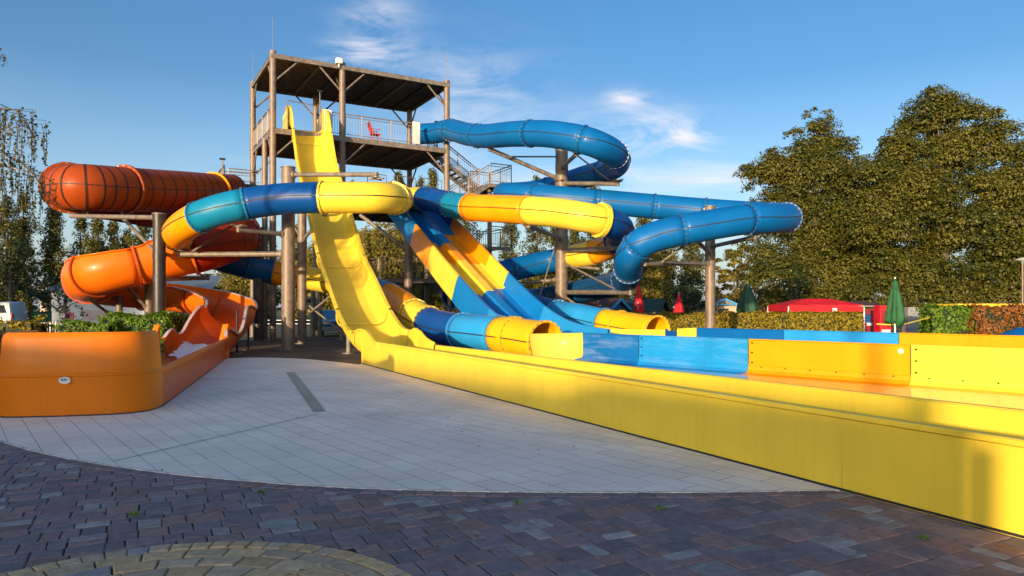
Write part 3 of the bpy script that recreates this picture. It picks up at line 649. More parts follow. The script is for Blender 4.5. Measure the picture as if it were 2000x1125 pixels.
# ------------------------------------------------------------------ support columns
def column(px, Y, r, zt, label, arms=(), mt=COLM, cap=True, rod=0, group=None, name='support_column'):
    x = (px-1000)/F*Y; base = Vector((x, Y, 0)); root = empty(name, base, label, 'support column', group)
    m = MB(); m.cyl(base, base+Vector((0,0,zt)), r, mt, n=28); m.build('shaft', root, auto=40)
    if cap: m = MB(); m.cyl(base+Vector((0,0,zt)), base+Vector((0,0,zt+.03)), r+.03, STEEL, n=24); m.build('cap', root, auto=40)
    m = MB(); m.cyl(base, base+Vector((0,0,.035)), r+.14, STEEL, n=24); o = m.build('base_plate', root, auto=40)
    if rod: m = MB(); m.cyl(base+Vector((0,0,zt)), base+Vector((0,0,zt+rod)), .012, STEEL, n=6); m.build('lightning_rod', root)
    for ar in arms:
        py, tgt, ra, stub = ar[:4]; z = HC+(600-py)/F*Y; a = base+Vector((0,0,z)); t = Vector(tgt); d = (t-a).normalized()
        m = MB(); m.cyl(a+d*r*.6, t+d*.05, ra, STEEL, n=14); o = m.build('arm', root, auto=40)
        if ra > .07: m = MB(); m.cyl(a-Vector((0,0,.13)), a+Vector((0,0,.13)), r+.012, mt, n=28); m.cyl(a+d*(r-.02), a+d*(r+.07), ra*1.5, STEEL, n=14); m.build('clamp', o, auto=40)
        if stub:
            s_ = 1 if stub > 0 else -1; L_ = abs(stub); e = t+Vector((0,0,s_*L_))
            m = MB(); m.cyl(t-Vector((0,0,s_*ra)), e, ra*.85, STEEL, n=12); m.cyl(e-Vector((0,0,s_*.03)), e, ra*1.9, STEEL, n=12)
            sd = Vector((d.x, d.y, 0)).normalized(); pr = Vector((-sd.y, sd.x, 0))
            m.box(e+Vector((0,0,s_*.03)), (.62, .09, .04), STEEL, sd, pr); m.box(e+Vector((0,0,s_*.03)), (.09, .62, .038), STEEL, sd, pr)
            m.build('saddle', o, auto=40)
    return root
Pq = P
cA = column(563, 26.75, .245, 6.85, 'thick brown steel column left of the yellow slide with a sawn-off top', [(341, Pq(735,341,25.3), .085, -.12), (458, Pq(466,449,25.2), .085, .12), (496, Pq(352,497,27.3), .10, .16)])
m = MB(); m.cyl(Pq(376,491,26.9), Pq(455,440,25.4), .045, STEEL); m.build('tie_rod', cA); m = MB(); m.cyl(Pq(690,352,25.6), Pq(660,375,28), .04, STEEL); m.build('tie_rod', cA)
cB = column(590, 31.2, .19, 6.0, 'slimmer brown column close behind the thickest brown column', [(470, Pq(648,404,29.6), .08, 0), (470, Pq(560,415,31.8), .05, 0)])
for q in ((Pq(604,612,31), Pq(668,560,30)), (Pq(604,597,31), Pq(690,668,30.5)), (Pq(668,668,30.5), Pq(655,600,31.5))):
    m = MB(); m.cyl(q[0], q[1], .045, STEEL); m.build('tie_rod', cB)
cC = column(311, 26.6, .225, 5.08, 'shade-darkened column carrying the orange slide coils', [(425, Pq(140,422,28.8), .09, 0), (545, Pq(405,543,32.2), .09, .14), (500, Pq(240,426,29.5), .075, 0), (488, Pq(398,540,31.6), .045, 0)], mt=mat('column_shade_dark', (.022,.02,.02), rough=.45, var=.2, vs=4, dirt=.2))  # base colour darkened to stand in for shade on this column
for px, yy in ((172, 29.3), (238, 30)):
    m = MB(); t = Pq(px,417,yy); m.cyl(t-Vector((0,0,.1)), t+Vector((0,0,.22)), .06, STEEL); m.box(t+Vector((0,0,.22)), (.7,.1,.05), STEEL); m.build('saddle', cC)
cD = column(1097, 34.2, .30, 9.2, 'tall brown column ringed by the blue and banded tube slides', [(328, Pq(1126,301,28.9), .09, .22), (352, Pq(956,291,33.2), .10, .12), (306, Pq(985,306,33.0), .04, 0), (358, Pq(1206,359,31.6), .10, .12), (467, Pq(1032,441,28.5), .09, .14),
     (490, Pq(1212,484,29.8), .11, .14), (571, Pq(1231,571,28.8), .11, .14), (511, Pq(1204,566,29.6), .05, 0), (545, Pq(1028,553,35.0), .09, 0), (517, Pq(1170,525,33.2), .08, 0), (578, Pq(1010,620,33), .05, 0), (575, Pq(1150,612,33.0), .06, 0), (440, Pq(1055,575,33.4), .03, 0), (280, Pq(1190,352,31.9), .04, 0)], rod=.6)
cE = column(1387, 29, .20, 5.7, 'pale brown column standing behind the low basin walls at the right', [(515, Pq(1260,515,26.1), .09, .12), (482, Pq(1474,463,26.2), .08, .12), (497, Pq(1352,460,25.9), .075, 0), (517, Pq(1295,512,26.4), .04, 0)])
m = MB(); m.cyl(Pq(1292,512,26.4), Pq(1338,478,26.0), .04, STEEL); m.build('tie_rod', cE); m = MB(); m.cyl(Pq(1478,452,26.4), Pq(1512,452,27.6), .06, STEEL); m.build('tie_rod', cE)
column(798, 35.6, .21, 5.2, 'grey column under the upper end of the racing slide', [(490, Pq(705,421,35.8), .10, 0)])
column(878, 31.5, .11, 2.5, 'thin grey prop under the middle of the racing slide')
column(895, 30.2, .15, 2.05, 'short brown prop under the lower part of the racing slide')
column(505, 33.2, .24, 5.0, 'black column behind the thick brown one, beside the tower legs', [(450, Pq(462,470,31.5), .08, 0)], mt=mat('column_black', (.045,.043,.045), rough=.45, var=.2, vs=4))
column(681, 24.5, .085, 1.05, 'short shiny prop under the foot of the yellow slide', cap=False, mt=STEEL)
column(291, 29.2, .17, 3.1, 'light brown column under the orange channel, left of the dark column', [(605, Pq(235,546,28.3), .075, .1), (560, Pq(262,559,28.6), .05, 0), (575, Pq(300,560,30.5), .05, 0)])
column(233, 30.5, .13, 2.05, 'low grey post left below the orange channel', [(628, Pq(163,576,28.2), .065, .1), (583, Pq(180,583,30.5), .035, 0)])
column(463, 24.3, .04, 1.5, 'thin black post beside the foot of the orange channel', cap=False, mt=BLACK); column(485, 26.5, .035, 1.2, 'thin black post farther back near the orange channel', cap=False, mt=BLACK)
# other weak props behind the yellow slide
column(612, 38, .12, 2.8, 'slim grey prop behind the yellow slide, left one', mt=STEEL); column(625, 37, .11, 2.5, 'slim grey prop behind the yellow slide, right one', mt=STEEL)
m = MB(); q = Pq(607,592,38.5); m.box(q, (.55,.4,.62), GREY); m.box(q+Vector((0,-.21,.12)), (.4,.02,.2), BLACK); m.cyl(Vector((q.x,q.y,0)), q-Vector((0,0,.3)), .05, GREY)
m.build('control_box', None, label='grey electrical box on a post behind the slim props', cat='electrical box', org=q, bevel=.01)
# ------------------------------------------------------------------ ground
def ground_mat(name, ca, cb_, s1=.3, s2=8, rough=.95, bump=.3, cc=None):
    m = bpy.data.materials.new(name); m.use_nodes = True; nt = m.node_tree; b = nt.nodes['Principled BSDF']; b.inputs['Roughness'].default_value = rough
    g = N(nt, 'ShaderNodeNewGeometry'); n1_ = N(nt, 'ShaderNodeTexNoise'); n1_.inputs['Scale'].default_value = s1; n1_.inputs['Detail'].default_value = 6
    n2_ = N(nt, 'ShaderNodeTexNoise'); n2_.inputs['Scale'].default_value = s2; n2_.inputs['Detail'].default_value = 8; n2_.inputs['Roughness'].default_value = .75
    L(nt, g.outputs['Position'], n1_.inputs[0]); L(nt, g.outputs['Position'], n2_.inputs[0])
    cr = N(nt, 'ShaderNodeMapRange'); L(nt, n1_.outputs[0], cr.inputs[0]); cr.inputs[1].default_value = .38; cr.inputs[2].default_value = .62
    mx = N(nt, 'ShaderNodeMixRGB'); L(nt, cr.outputs[0], mx.inputs[0]); mx.inputs[1].default_value = (*ca, 1); mx.inputs[2].default_value = (*cb_, 1)
    c2 = N(nt, 'ShaderNodeMapRange'); L(nt, n2_.outputs[0], c2.inputs[0]); c2.inputs[1].default_value = .35; c2.inputs[2].default_value = .7; c2.inputs[3].default_value = .55; c2.inputs[4].default_value = 1.25
    ml = N(nt, 'ShaderNodeVectorMath', operation='SCALE'); L(nt, mx.outputs[0], ml.inputs[0]); L(nt, c2.outputs[0], ml.inputs['Scale']); L(nt, ml.outputs[0], b.inputs['Base Color'])
    bp = N(nt, 'ShaderNodeBump'); bp.inputs['Strength'].default_value = bump; bp.inputs['Distance'].default_value = .03; L(nt, n2_.outputs[0], bp.inputs['Height']); L(nt, bp.outputs[0], b.inputs['Normal'])
    return m
def sheet(name, pts, z, m, org=None):
    mb = MB(); mb.add([(x, y, z) for x, y in pts], [tuple(range(len(pts)))], m); return mb.build(name, None, kind='structure')
GRASS = ground_mat('grass_ground', (.06,.085,.022), (.12,.11,.04), .15, 6)
sheet('ground', [(-700,-120),(700,-120),(700,1400),(-700,1400)], -.03, GRASS)
sheet('asphalt', [(-90,44),(-12,44),(-14,66),(-90,66)], -.01, ground_mat('asphalt', (.06,.06,.062), (.085,.083,.08), .4, 30))
GRAV = ground_mat('brown_gravel', (.15,.105,.075), (.10,.07,.05), .6, 22, bump=.9)
sheet('path', [(-13,17.5),(13.5,17.5),(13.5,33),(8,36),(-4,37),(-20,39.5),(-26,30),(-13,23)], 0, GRAV)
def tile_mat():
    m = bpy.data.materials.new('pale_tiles'); m.use_nodes = True; nt = m.node_tree; b = nt.nodes['Principled BSDF']; b.inputs['Roughness'].default_value = .62
    g = N(nt, 'ShaderNodeNewGeometry'); mp = N(nt, 'ShaderNodeMapping'); mp.inputs['Rotation'].default_value = (0, 0, -math.atan2(.785, -.62)); L(nt, g.outputs['Position'], mp.inputs[0])
    br = N(nt, 'ShaderNodeTexBrick'); L(nt, mp.outputs[0], br.inputs[0]); br.inputs['Scale'].default_value = 1; br.inputs['Brick Width'].default_value = .52; br.inputs['Row Height'].default_value = .26
    br.inputs['Mortar Size'].default_value = .0045; br.inputs['Mortar Smooth'].default_value = .2; br.inputs['Bias'].default_value = 0
    br.inputs['Color1'].default_value = (.80,.69,.60,1); br.inputs['Color2'].default_value = (.86,.75,.66,1); br.inputs['Mortar'].default_value = (.16,.15,.155,1)
    nz = N(nt, 'ShaderNodeTexNoise'); nz.inputs['Scale'].default_value = .7; nz.inputs['Detail'].default_value = 7; nz.inputs['Roughness'].default_value = .6; L(nt, g.outputs['Position'], nz.inputs[0])
    mr = N(nt, 'ShaderNodeMapRange'); L(nt, nz.outputs[0], mr.inputs[0]); mr.inputs[1].default_value = .3; mr.inputs[2].default_value = .7; mr.inputs[3].default_value = .80; mr.inputs[4].default_value = 1.06
    n2_ = N(nt, 'ShaderNodeTexNoise'); n2_.inputs['Scale'].default_value = 26; n2_.inputs['Detail'].default_value = 3; L(nt, g.outputs['Position'], n2_.inputs[0])
    m2 = N(nt, 'ShaderNodeMapRange'); L(nt, n2_.outputs[0], m2.inputs[0]); m2.inputs[1].default_value = .25; m2.inputs[2].default_value = .36; m2.inputs[3].default_value = .8; m2.inputs[4].default_value = 1
    # joints half filled with pale sand
    ns = N(nt, 'ShaderNodeTexNoise'); ns.inputs['Scale'].default_value = .9; L(nt, g.outputs['Position'], ns.inputs[0])
    ms = N(nt, 'ShaderNodeMapRange'); L(nt, ns.outputs[0], ms.inputs[0]); ms.inputs[1].default_value = .42; ms.inputs[2].default_value = .62; ms.inputs[4].default_value = .75
    mf = N(nt, 'ShaderNodeMixRGB'); L(nt, ms.outputs[0], mf.inputs[0]); mf.inputs[1].default_value = (.16,.15,.155,1); mf.inputs[2].default_value = (.55,.52,.51,1); L(nt, mf.outputs[0], br.inputs['Mortar'])
    k = math_n(nt, 'MULTIPLY', mr.outputs[0], m2.outputs[0])
    ml = N(nt, 'ShaderNodeVectorMath', operation='SCALE'); L(nt, br.outputs[0], ml.inputs[0]); L(nt, k, ml.inputs['Scale']); L(nt, ml.outputs[0], b.inputs['Base Color'])
    bp = N(nt, 'ShaderNodeBump'); bp.inputs['Strength'].default_value = .4; bp.inputs['Distance'].default_value = .004; bp.invert = True; L(nt, br.outputs['Fac'], bp.inputs['Height']); L(nt, bp.outputs[0], b.inputs['Normal'])
    return m
tile_px = [(2,812),(-40,840),(-5,864),(60,884),(130,900),(220,915),(330,930),(450,942),(600,954),(720,960),(850,964),(1000,966.5),(1200,967.5),(1400,967),(1640,963)]
tile_poly = [tuple(G(x, y)[:2]) for x, y in tile_px]+[tuple((O0+d1*14+n1*.05)[:2]), tuple((O0+n1*.05-d1*.05)[:2])]+[tuple(G(x, y)[:2]) for x, y in ((700,714),(655,708.5),(600,703),(540,700.5),(480,700),(444,701.5))]+[(-8.85,22.1),(-5.9,11.5),(-6.1,10.8),(-7.2,10.4)]
TILE = tile_mat()
sheet('pavement', tile_poly, .028, TILE)
# expansion joint and drain
def strip(p, q, wd, z, m, name, **k):
    p = Vector((*p, z)); q = Vector((*q, z)); mb = MB(); t = (q-p).normalized(); s_ = Vector((-t.y, t.x, 0))*wd/2
    mb.add([p+s_, q+s_, q-s_, p-s_], [(0, 1, 2, 3)], m); return mb.build(name, None, **k)
JNT = mat('joint_filler', (.06,.06,.07), rough=.9)
strip(G(224,906)[:2], G(622,812)[:2], .014, .032, JNT, 'expansion_joint', kind='structure')
strip(G(716,814)[:2], G(1300,880)[:2], .006, .0321, JNT, 'expansion_joint', kind='structure')
dr = empty('drain_channel', G(600,770), 'long narrow metal grate set in the pale tiled floor', 'drain')
a_, b_ = G(567,730), G(623,807.5); t_ = (b_-a_).normalized(); s_ = Vector((-t_.y, t_.x, 0))
mb = MB()
for e in (-1, 1): mb.box((a_+b_)/2+s_*.082*e+Vector((0,0,.034)), ((b_-a_).length, .018, .012), GREY, t_, s_)
mb.build('frame', dr)
mb = MB(); mb.box((a_+b_)/2+Vector((0,0,.0305)), ((b_-a_).length, .148, .003), mat('drain_dark', (.05,.055,.06), rough=.8), t_, s_); mb.build('channel_bed', dr)
mb = MB(); n = 90
for i in range(n): mb.box(a_.lerp(b_, (i+.5)/n)+Vector((0,0,.034)), (.026, .148, .006), GREY, t_, s_)
mb.build('grate', dr)
# pavers
def vcol_mat(name, rough=.8):
    m = bpy.data.materials.new(name); m.use_nodes = True; nt = m.node_tree; b = nt.nodes['Principled BSDF']; b.inputs['Roughness'].default_value = rough
    at = N(nt, 'ShaderNodeAttribute', attribute_name='stone_colour'); g = N(nt, 'ShaderNodeNewGeometry')
    nz = N(nt, 'ShaderNodeTexNoise'); nz.inputs['Scale'].default_value = 14; nz.inputs['Detail'].default_value = 8; nz.inputs['Roughness'].default_value = .7; L(nt, g.outputs['Position'], nz.inputs[0])
    mr = N(nt, 'ShaderNodeMapRange'); L(nt, nz.outputs[0], mr.inputs[0]); mr.inputs[1].default_value = .3; mr.inputs[2].default_value = .7; mr.inputs[3].default_value = .62; mr.inputs[4].default_value = 1.3
    ml = N(nt, 'ShaderNodeVectorMath', operation='SCALE'); L(nt, at.outputs['Color'], ml.inputs[0]); L(nt, mr.outputs[0], ml.inputs['Scale'])
    n2_ = N(nt, 'ShaderNodeTexNoise'); n2_.inputs['Scale'].default_value = 5; n2_.inputs['Detail'].default_value = 9; n2_.inputs['Roughness'].default_value = .8; L(nt, g.outputs['Position'], n2_.inputs[0])
    m3 = N(nt, 'ShaderNodeMapRange'); L(nt, n2_.outputs[0], m3.inputs[0]); m3.inputs[1].default_value = .56; m3.inputs[2].default_value = .72; m3.inputs[4].default_value = .35
    mx = N(nt, 'ShaderNodeMixRGB'); L(nt, m3.outputs[0], mx.inputs[0]); L(nt, ml.outputs[0], mx.inputs[1]); mx.inputs[2].default_value = (.17,.17,.18,1); L(nt, mx.outputs[0], b.inputs['Base Color'])
    bp = N(nt, 'ShaderNodeBump'); bp.inputs['Strength'].default_value = .55; bp.inputs['Distance'].default_value = .006; L(nt, nz.outputs[0], bp.inputs['Height']); L(nt, bp.outputs[0], b.inputs['Normal'])
    return m
STONE = vcol_mat('paving_stone')
def inside(p, poly):
    x, y = p; c = False; n = len(poly); j = n-1
    for i in range(n):
        xi, yi = poly[i]; xj, yj = poly[j]
        if (yi > y) != (yj > y) and x < (xj-xi)*(y-yi)/(yj-yi)+xi: c = not c
        j = i
    return c
class Stones:
    def __init__(s): s.v = []; s.f = []; s.c = []
    def add(s, quad, colr, z=.02, ins=.008):
        q = [Vector((*p, 0)) for p in quad]; c = sum(q, Vector())/4; b = len(s.v); zt = z+rng.uniform(-.0025, .0025); tl = [rng.uniform(-.002, .002) for _ in range(4)]
        for k, p in enumerate(q): s.v.append((p.x, p.y, -.015))
        for k, p in enumerate(q): s.v.append((p.x, p.y, zt-.006))
        for k, p in enumerate(q):
            d = (c-p); d = d.normalized()*min(ins*1.4, d.length*.3); s.v.append((p.x+d.x, p.y+d.y, zt+tl[k]))
        for r_ in (0, 4):
            for k in range(4): s.f.append((b+r_+k, b+r_+(k+1) % 4, b+r_+4+(k+1) % 4, b+r_+4+k))
        s.f.append((b+8, b+9, b+10, b+11)); s.c += [colr]*9
    def build(s, name, m):
        me = bpy.data.meshes.new(name); me.from_pydata(s.v, [], s.f); me.materials.append(m)
        at = me.color_attributes.new('stone_colour', 'FLOAT_COLOR', 'CORNER'); a = np.repeat(np.array([(*c, 1) for c in s.c], dtype=np.float32), 4, axis=0); at.data.foreach_set('color', a.ravel())
        o = bpy.data.objects.new(name, me); col.objects.link(o); o['kind'] = 'structure'; return o
BRo = [(.125,.082,.078),(.105,.082,.088),(.145,.088,.075),(.10,.085,.095),(.085,.078,.088),(.115,.09,.09),(.13,.095,.088),(.075,.072,.085)]
BR = [((a*.75+.03)*1.7, (b*.75+.02)*1.62, (c*.75+.02)*1.68) for a, b, c in BRo]
GR = [(.24,.225,.23),(.28,.26,.26),(.22,.21,.215)]
GRo = [(.17,.18,.20),(.21,.22,.235),(.15,.155,.18)]
CC = Vector((-1.81, 3.25, 0)); CR = 1.54
st_ = Stones(); vv = -12.0
ang = R(-27.2); ex = Vector((math.cos(-ang), math.sin(-ang), 0)); ex = Vector((n1.x, n1.y, 0)); ey = Vector((-d1.x, -d1.y, 0))
edge_poly = tile_poly
def near_tile(p):   # band along the tile edge kept for the border course
    for dx_, dy_ in ((0,0),(.1,0),(-.1,0),(0,.17),(0,.12),(.07,.12),(-.07,.12)):
        if inside((p[0]+dx_, p[1]+dy_), tile_poly): return True
    return False
# courses run across the view direction of the troughs
while vv < 17:
    rh = rng.choice((.12,.17,.17,.22,.22)); uu = -14+rng.random()*.2
    while uu < 9:
        wl = rng.choice((.12,.16,.19,.23,.27)); 
        if rh > .21 and rng.random() < .22:     # two small stones instead of one
            parts_ = [(uu, vv, wl, rh*.5), (uu, vv+rh*.5, wl, rh*.5)]
        else: parts_ = [(uu, vv, wl, rh)]
        for (a, b, c_, d_) in parts_:
            ctr = ex*(a+c_/2)+ey*(b+d_/2)
            if -9.5 < ctr.x < 7 and 1.6 < ctr.y < 11.5 and abs(ctr.x) < ctr.y*.8+1.2:
                if (inside((ctr.x, ctr.y), tile_poly) and not any(not inside((ctr.x+u_, ctr.y+w_), tile_poly) for u_, w_ in ((0,-.16),(.1,0),(-.1,0)))) or (ctr-CC).length < CR-.03 or (ctr-O0).dot(n1) > .10: continue
                g = .0035; q = []
                for (fa, fb) in ((0,0),(1,0),(1,1),(0,1)):
                    w_ = ex*(a+g+(c_-2*g)*fa+rng.uniform(-.005,.005))+ey*(b+g+(d_-2*g)*fb+rng.uniform(-.005,.005)); q.append((w_.x, w_.y))
                cc_ = rng.choice(GR) if rng.random() < (.2 if c_*d_ < .035 else .04) else rng.choice(BR)
                k = rng.uniform(.8, 1.2); st_.add(q, tuple(x*k for x in cc_))
        uu += wl
    vv += rh
kb = MB(); rw = []
for a, b in zip(tile_poly[1:14], tile_poly[2:15]):
    a = Vector((*a, 0)); b = Vector((*b, 0)); t = (b-a).normalized(); o_ = Vector((t.y, -t.x, 0)); o_ = -o_ if o_.y > 0 else o_
    rw.append([a+o_*.012+Vector((0,0,.0)), a+o_*.012+Vector((0,0,.031)), a-o_*.02+Vector((0,0,.031))])
rw.append([b+o_*.012, b+o_*.012+Vector((0,0,.031)), b-o_*.02+Vector((0,0,.031))])
kb.grid(rw, mat('pale_edging', (.62,.57,.52), rough=.8, var=.2, vs=9)); kb.build('kerb', None, kind='structure')
# border course along the tile edge
prev = None; acc = [Vector((*p, 0)) for p in tile_poly[1:15]]
dens = []
for a, b in zip(acc[:-1], acc[1:]):
    n = max(1, int((b-a).length/.02))
    for i in range(n): dens.append(a.lerp(b, i/n))
i = 0
while i < len(dens)-9:
    j = i+rng.choice((7, 8, 8)); j = min(j, len(dens)-1); a, b = dens[i], dens[j]; t = (b-a).normalized(); o_ = Vector((t.y, -t.x, 0))
    if o_.y > 0: o_ = -o_
    a2 = a+t*.005; b2 = b-t*.005; q = [a2+o_*.012, b2+o_*.012, b2+o_*.145, a2+o_*.145]; k = rng.uniform(.8, 1.15); st_.add([(p.x, p.y) for p in q], tuple(x*k for x in rng.choice(BR)), z=.0265); i = j
# round rosette of sand coloured stones
TAN = [(.50,.33,.17),(.54,.36,.18),(.46,.30,.15),(.47,.32,.19),(.41,.29,.19)]
nb = 74
for i in range(nb):
    a0, a1 = 2*math.pi*i/nb, 2*math.pi*(i+1)/nb; e = .004/CR
    q = [CC+Vector((math.cos(x), math.sin(x), 0))*r_ for x, r_ in ((a0+e, CR-.125), (a0+e, CR-.005), (a1-e, CR-.005), (a1-e, CR-.125))][::-1]
    k = rng.uniform(.85, 1.12); st_.add([(p.x, p.y) for p in q], tuple(x*k for x in (rng.choice(GR) if rng.random() < .06 else rng.choice(TAN))), z=.027)
rr = CR-.135
while rr > .2:
    hh = rng.choice((.15, .17, .19)); n = max(5, int(2*math.pi*rr/.26)); off = rng.random()
    for i in range(n):
        a0, a1 = 2*math.pi*(i+off)/n, 2*math.pi*(i+1+off)/n; a1 -= 0; e = .006/rr
        q = [CC+Vector((math.cos(x), math.sin(x), 0))*r_ for x, r_ in ((a0+e, rr-hh+.006), (a0+e, rr-.006), (a1-e, rr-.006), (a1-e, rr-hh+.006))][::-1]
        k = rng.uniform(.85, 1.12); st_.add([(p.x, p.y) for p in q], tuple(x*k for x in (rng.choice(GR) if rng.random() < .08 else rng.choice(TAN))), z=.027)
    rr -= hh
st_.build('paving', STONE)
sheet('paving_bed', [(-40,-30),(30,-30),(30,17.5),(-13,17.5),(-40,17.5)], 0.004, ground_mat('joint_sand', (.018,.016,.016), (.03,.027,.026), 1, 25))

# ------------------------------------------------------------------ foliage
def leaf_mat(name, ca, cb_, trans=.3, rough=.5):
    m = bpy.data.materials.new(name); m.use_nodes = True; nt = m.node_tree; b = nt.nodes['Principled BSDF']; b.inputs['Roughness'].default_value = rough; b.inputs['Specular IOR Level'].default_value = .3
    at = N(nt, 'ShaderNodeAttribute', attribute_name='leaf_tint'); mx = N(nt, 'ShaderNodeMixRGB'); L(nt, at.outputs['Fac'], mx.inputs[0]); mx.inputs[1].default_value = (*ca, 1); mx.inputs[2].default_value = (*cb_, 1)
    L(nt, mx.outputs[0], b.inputs['Base Color']); t = N(nt, 'ShaderNodeBsdfTranslucent'); L(nt, mx.outputs[0], t.inputs[0]); ms = N(nt, 'ShaderNodeMixShader'); ms.inputs[0].default_value = trans
    o = nt.nodes['Material Output']; L(nt, b.outputs[0], ms.inputs[1]); L(nt, t.outputs[0], ms.inputs[2]); L(nt, ms.outputs[0], o.inputs[0]); return m
LIND = leaf_mat('leaf_linden', (.03,.05,.012), (.165,.15,.024)); POPL = leaf_mat('leaf_poplar', (.045,.06,.012), (.17,.15,.03)); WILL = leaf_mat('leaf_willow', (.09,.085,.012), (.25,.20,.03))
DARKL = leaf_mat('leaf_dark', (.012,.028,.01), (.04,.06,.02)); HEDG = leaf_mat('leaf_hedge', (.16,.13,.008), (.36,.27,.02)); HGRN = leaf_mat('leaf_laurel', (.06,.14,.008), (.17,.27,.02)); HRED = leaf_mat('leaf_photinia', (.22,.07,.015), (.32,.13,.03))
BIRL = leaf_mat('leaf_birch', (.03,.045,.015), (.10,.09,.03)); BARK = mat('bark', (.10,.075,.055), rough=.9, var=.3, vs=6, bump=.6, bs=12); BBARK = mat('birch_bark', (.25,.22,.2), rough=.8, var=.5, vs=4)
def leaf_obj(name, C_, Nn, size, m, parent=None, asp=.62, tint=None, org=None, **k):
    n = len(C_); C_ = np.asarray(C_); Nn = Nn+nr.normal(0, .55, (n, 3)); Nn /= np.linalg.norm(Nn, axis=1)[:, None]+1e-9
    r_ = nr.normal(0, 1, (n, 3)); A = np.cross(Nn, r_); A /= np.linalg.norm(A, axis=1)[:, None]+1e-9; B = np.cross(Nn, A)
    sz = size*nr.uniform(.6, 1.35, (n, 1)); A *= sz*.5; B *= sz*.5*asp; Nf = Nn*sz*.12
    V = np.stack([C_-A, C_-B*1+Nf-A*.1, C_+A, C_+B+Nf-A*.1], axis=1).reshape(-1, 3)
    if org is not None: V = V-np.array(org)
    elif parent is not None: V = V-np.array(world_loc(parent))
    me = bpy.data.meshes.new(name); me.vertices.add(4*n); me.vertices.foreach_set('co', V.astype(np.float32).ravel()); me.loops.add(4*n); me.loops.foreach_set('vertex_index', np.arange(4*n, dtype=np.int32))
    me.polygons.add(n); me.polygons.foreach_set('loop_start', np.arange(0, 4*n, 4, dtype=np.int32)); me.update(calc_edges=True); me.validate()
    at = me.attributes.new('leaf_tint', 'FLOAT', 'FACE'); t = nr.uniform(0, 1, n) if tint is None else np.clip(tint+nr.normal(0, .22, n), 0, 1); at.data.foreach_set('value', t.astype(np.float32))
    me.materials.append(m); o = bpy.data.objects.new(name, me); col.objects.link(o)
    if parent is not None: o.parent = parent
    elif org is not None: o.location = org
    return tag(o, **k)
def clump_pts(cs, rs, per):
    """leaves on the shells of many clumps"""
    Cs, Ns, Ts = [], [], []
    for c, r_ in zip(cs, rs):
        n = int(per*(r_**2)); d = nr.normal(0, 1, (n, 3)); d /= np.linalg.norm(d, axis=1)[:, None]; d[:, 2] = np.where(d[:, 2] < -.4, -d[:, 2], d[:, 2])
        rad = r_*nr.uniform(.45, 1.18, (n, 1))*np.array([1, 1, .75]); Cs.append(np.array(c)+d*rad); Ns.append(d+np.array([0, 0, .5])); Ts.append(np.full(n, nr.uniform(.2, .8)))
    return np.concatenate(Cs), np.concatenate(Ns), np.concatenate(Ts)
def trunk(root, base, top, r0, limbs=(), m=BARK):
    mb = MB(); n = 5; prev = Vector(base); rp = r0
    for i in range(1, n+1):
        q = Vector(base).lerp(Vector(top), i/n)+Vector((rng.uniform(-.12,.12), rng.uniform(-.12,.12), 0)); rr_ = r0*(1-.8*i/n); mb.cyl(prev, q, rp, m, r2=rr_, n=10, cap=False); prev = q; rp = rr_
    mb.build('trunk', root, smooth=True)
    for a, b in limbs:
        l = MB(); mid = (Vector(a)+Vector(b))/2+Vector((0, 0, .25)); l.cyl(a, mid, r0*.32, m, r2=r0*.2, n=7, cap=False); l.cyl(mid, b, r0*.2, m, r2=r0*.05, n=7, cap=False); l.build('limb', root, smooth=True)
def lobe_tree(label, lobes, Y, m, leaf=.2, per=380, base_px=None, name='linden_tree', cr=(1.1, 1.8), depth=.75, r0=.35, group=None, fill=.62, sq=1):
    """lobes: (px, py, radius px) seen from the path; each is filled with clumps of leaves over its real depth"""
    bx = (base_px-1000)/F*Y; base = Vector((bx, Y, 0)); root = empty(name, base, label, 'tree', group); cs, rs = [], []
    tops = []
    for px, py, rp in lobes:
        c = P(px, py, Y+rng.uniform(-1, 1)); r_ = rp/F*Y; tops.append(c); n = int(fill*max(4, 5.2*(r_/1.3)**2))
        for i in range(n):
            d = Vector((rng.gauss(0,1), rng.gauss(0,1), rng.gauss(0,1))).normalized(); k = rng.uniform(.35, 1)**.5; cr_ = rng.uniform(*cr)*min(1, .35+r_/4)
            q = c+Vector((d.x*(r_-cr_*.45)*k, d.y*(r_-cr_*.45)*k*depth, d.z*(r_-cr_*.45)*k*sq)); cs.append(tuple(q)); rs.append(cr_)
    for px, py, rp in lobes:        # small sprays that break up the outline
        r_ = rp/F*Y; c = P(px, py, Y)
        for i in range(int(5+r_*r_*2.2)):
            d = Vector((rng.gauss(0,1), rng.gauss(0,.8), rng.gauss(0,1))).normalized(); q = c+d*(r_*rng.uniform(.9, 1.12)); cs.append(tuple(q)); rs.append(rng.uniform(.28, .55))
    C_, N_, T_ = clump_pts(cs, rs, per); ok = C_[:, 2] > .5; leaf_obj('crown', C_[ok], N_[ok], leaf, m, root, tint=T_[ok])
    zt = max(t.z for t in tops); trunk(root, base, base+Vector((0, 0, zt*.85)), r0, [(base+Vector((0, 0, min(t.z*.55, zt*.6))), t) for t in tops[:9]])
    return root
lobe_tree('tall linden with a pointed double top, the left one of the two big trees', [(1590,245,30),(1608,272,36),(1580,285,40),(1632,305,40),(1592,330,56),(1530,315,42),(1495,335,40),(1470,348,26),(1545,375,66),(1630,370,50),(1520,430,58),(1600,440,75),(1665,430,50),(1480,520,52),(1560,520,70),(1640,520,70),(1500,580,40),(1590,585,50),(1680,580,40),(1692,400,46),(1682,345,34),(1660,335,34),(1700,465,55),(1665,505,50),(1700,540,60),(1555,598,36),(1640,600,36)], 56, LIND, base_px=1590)
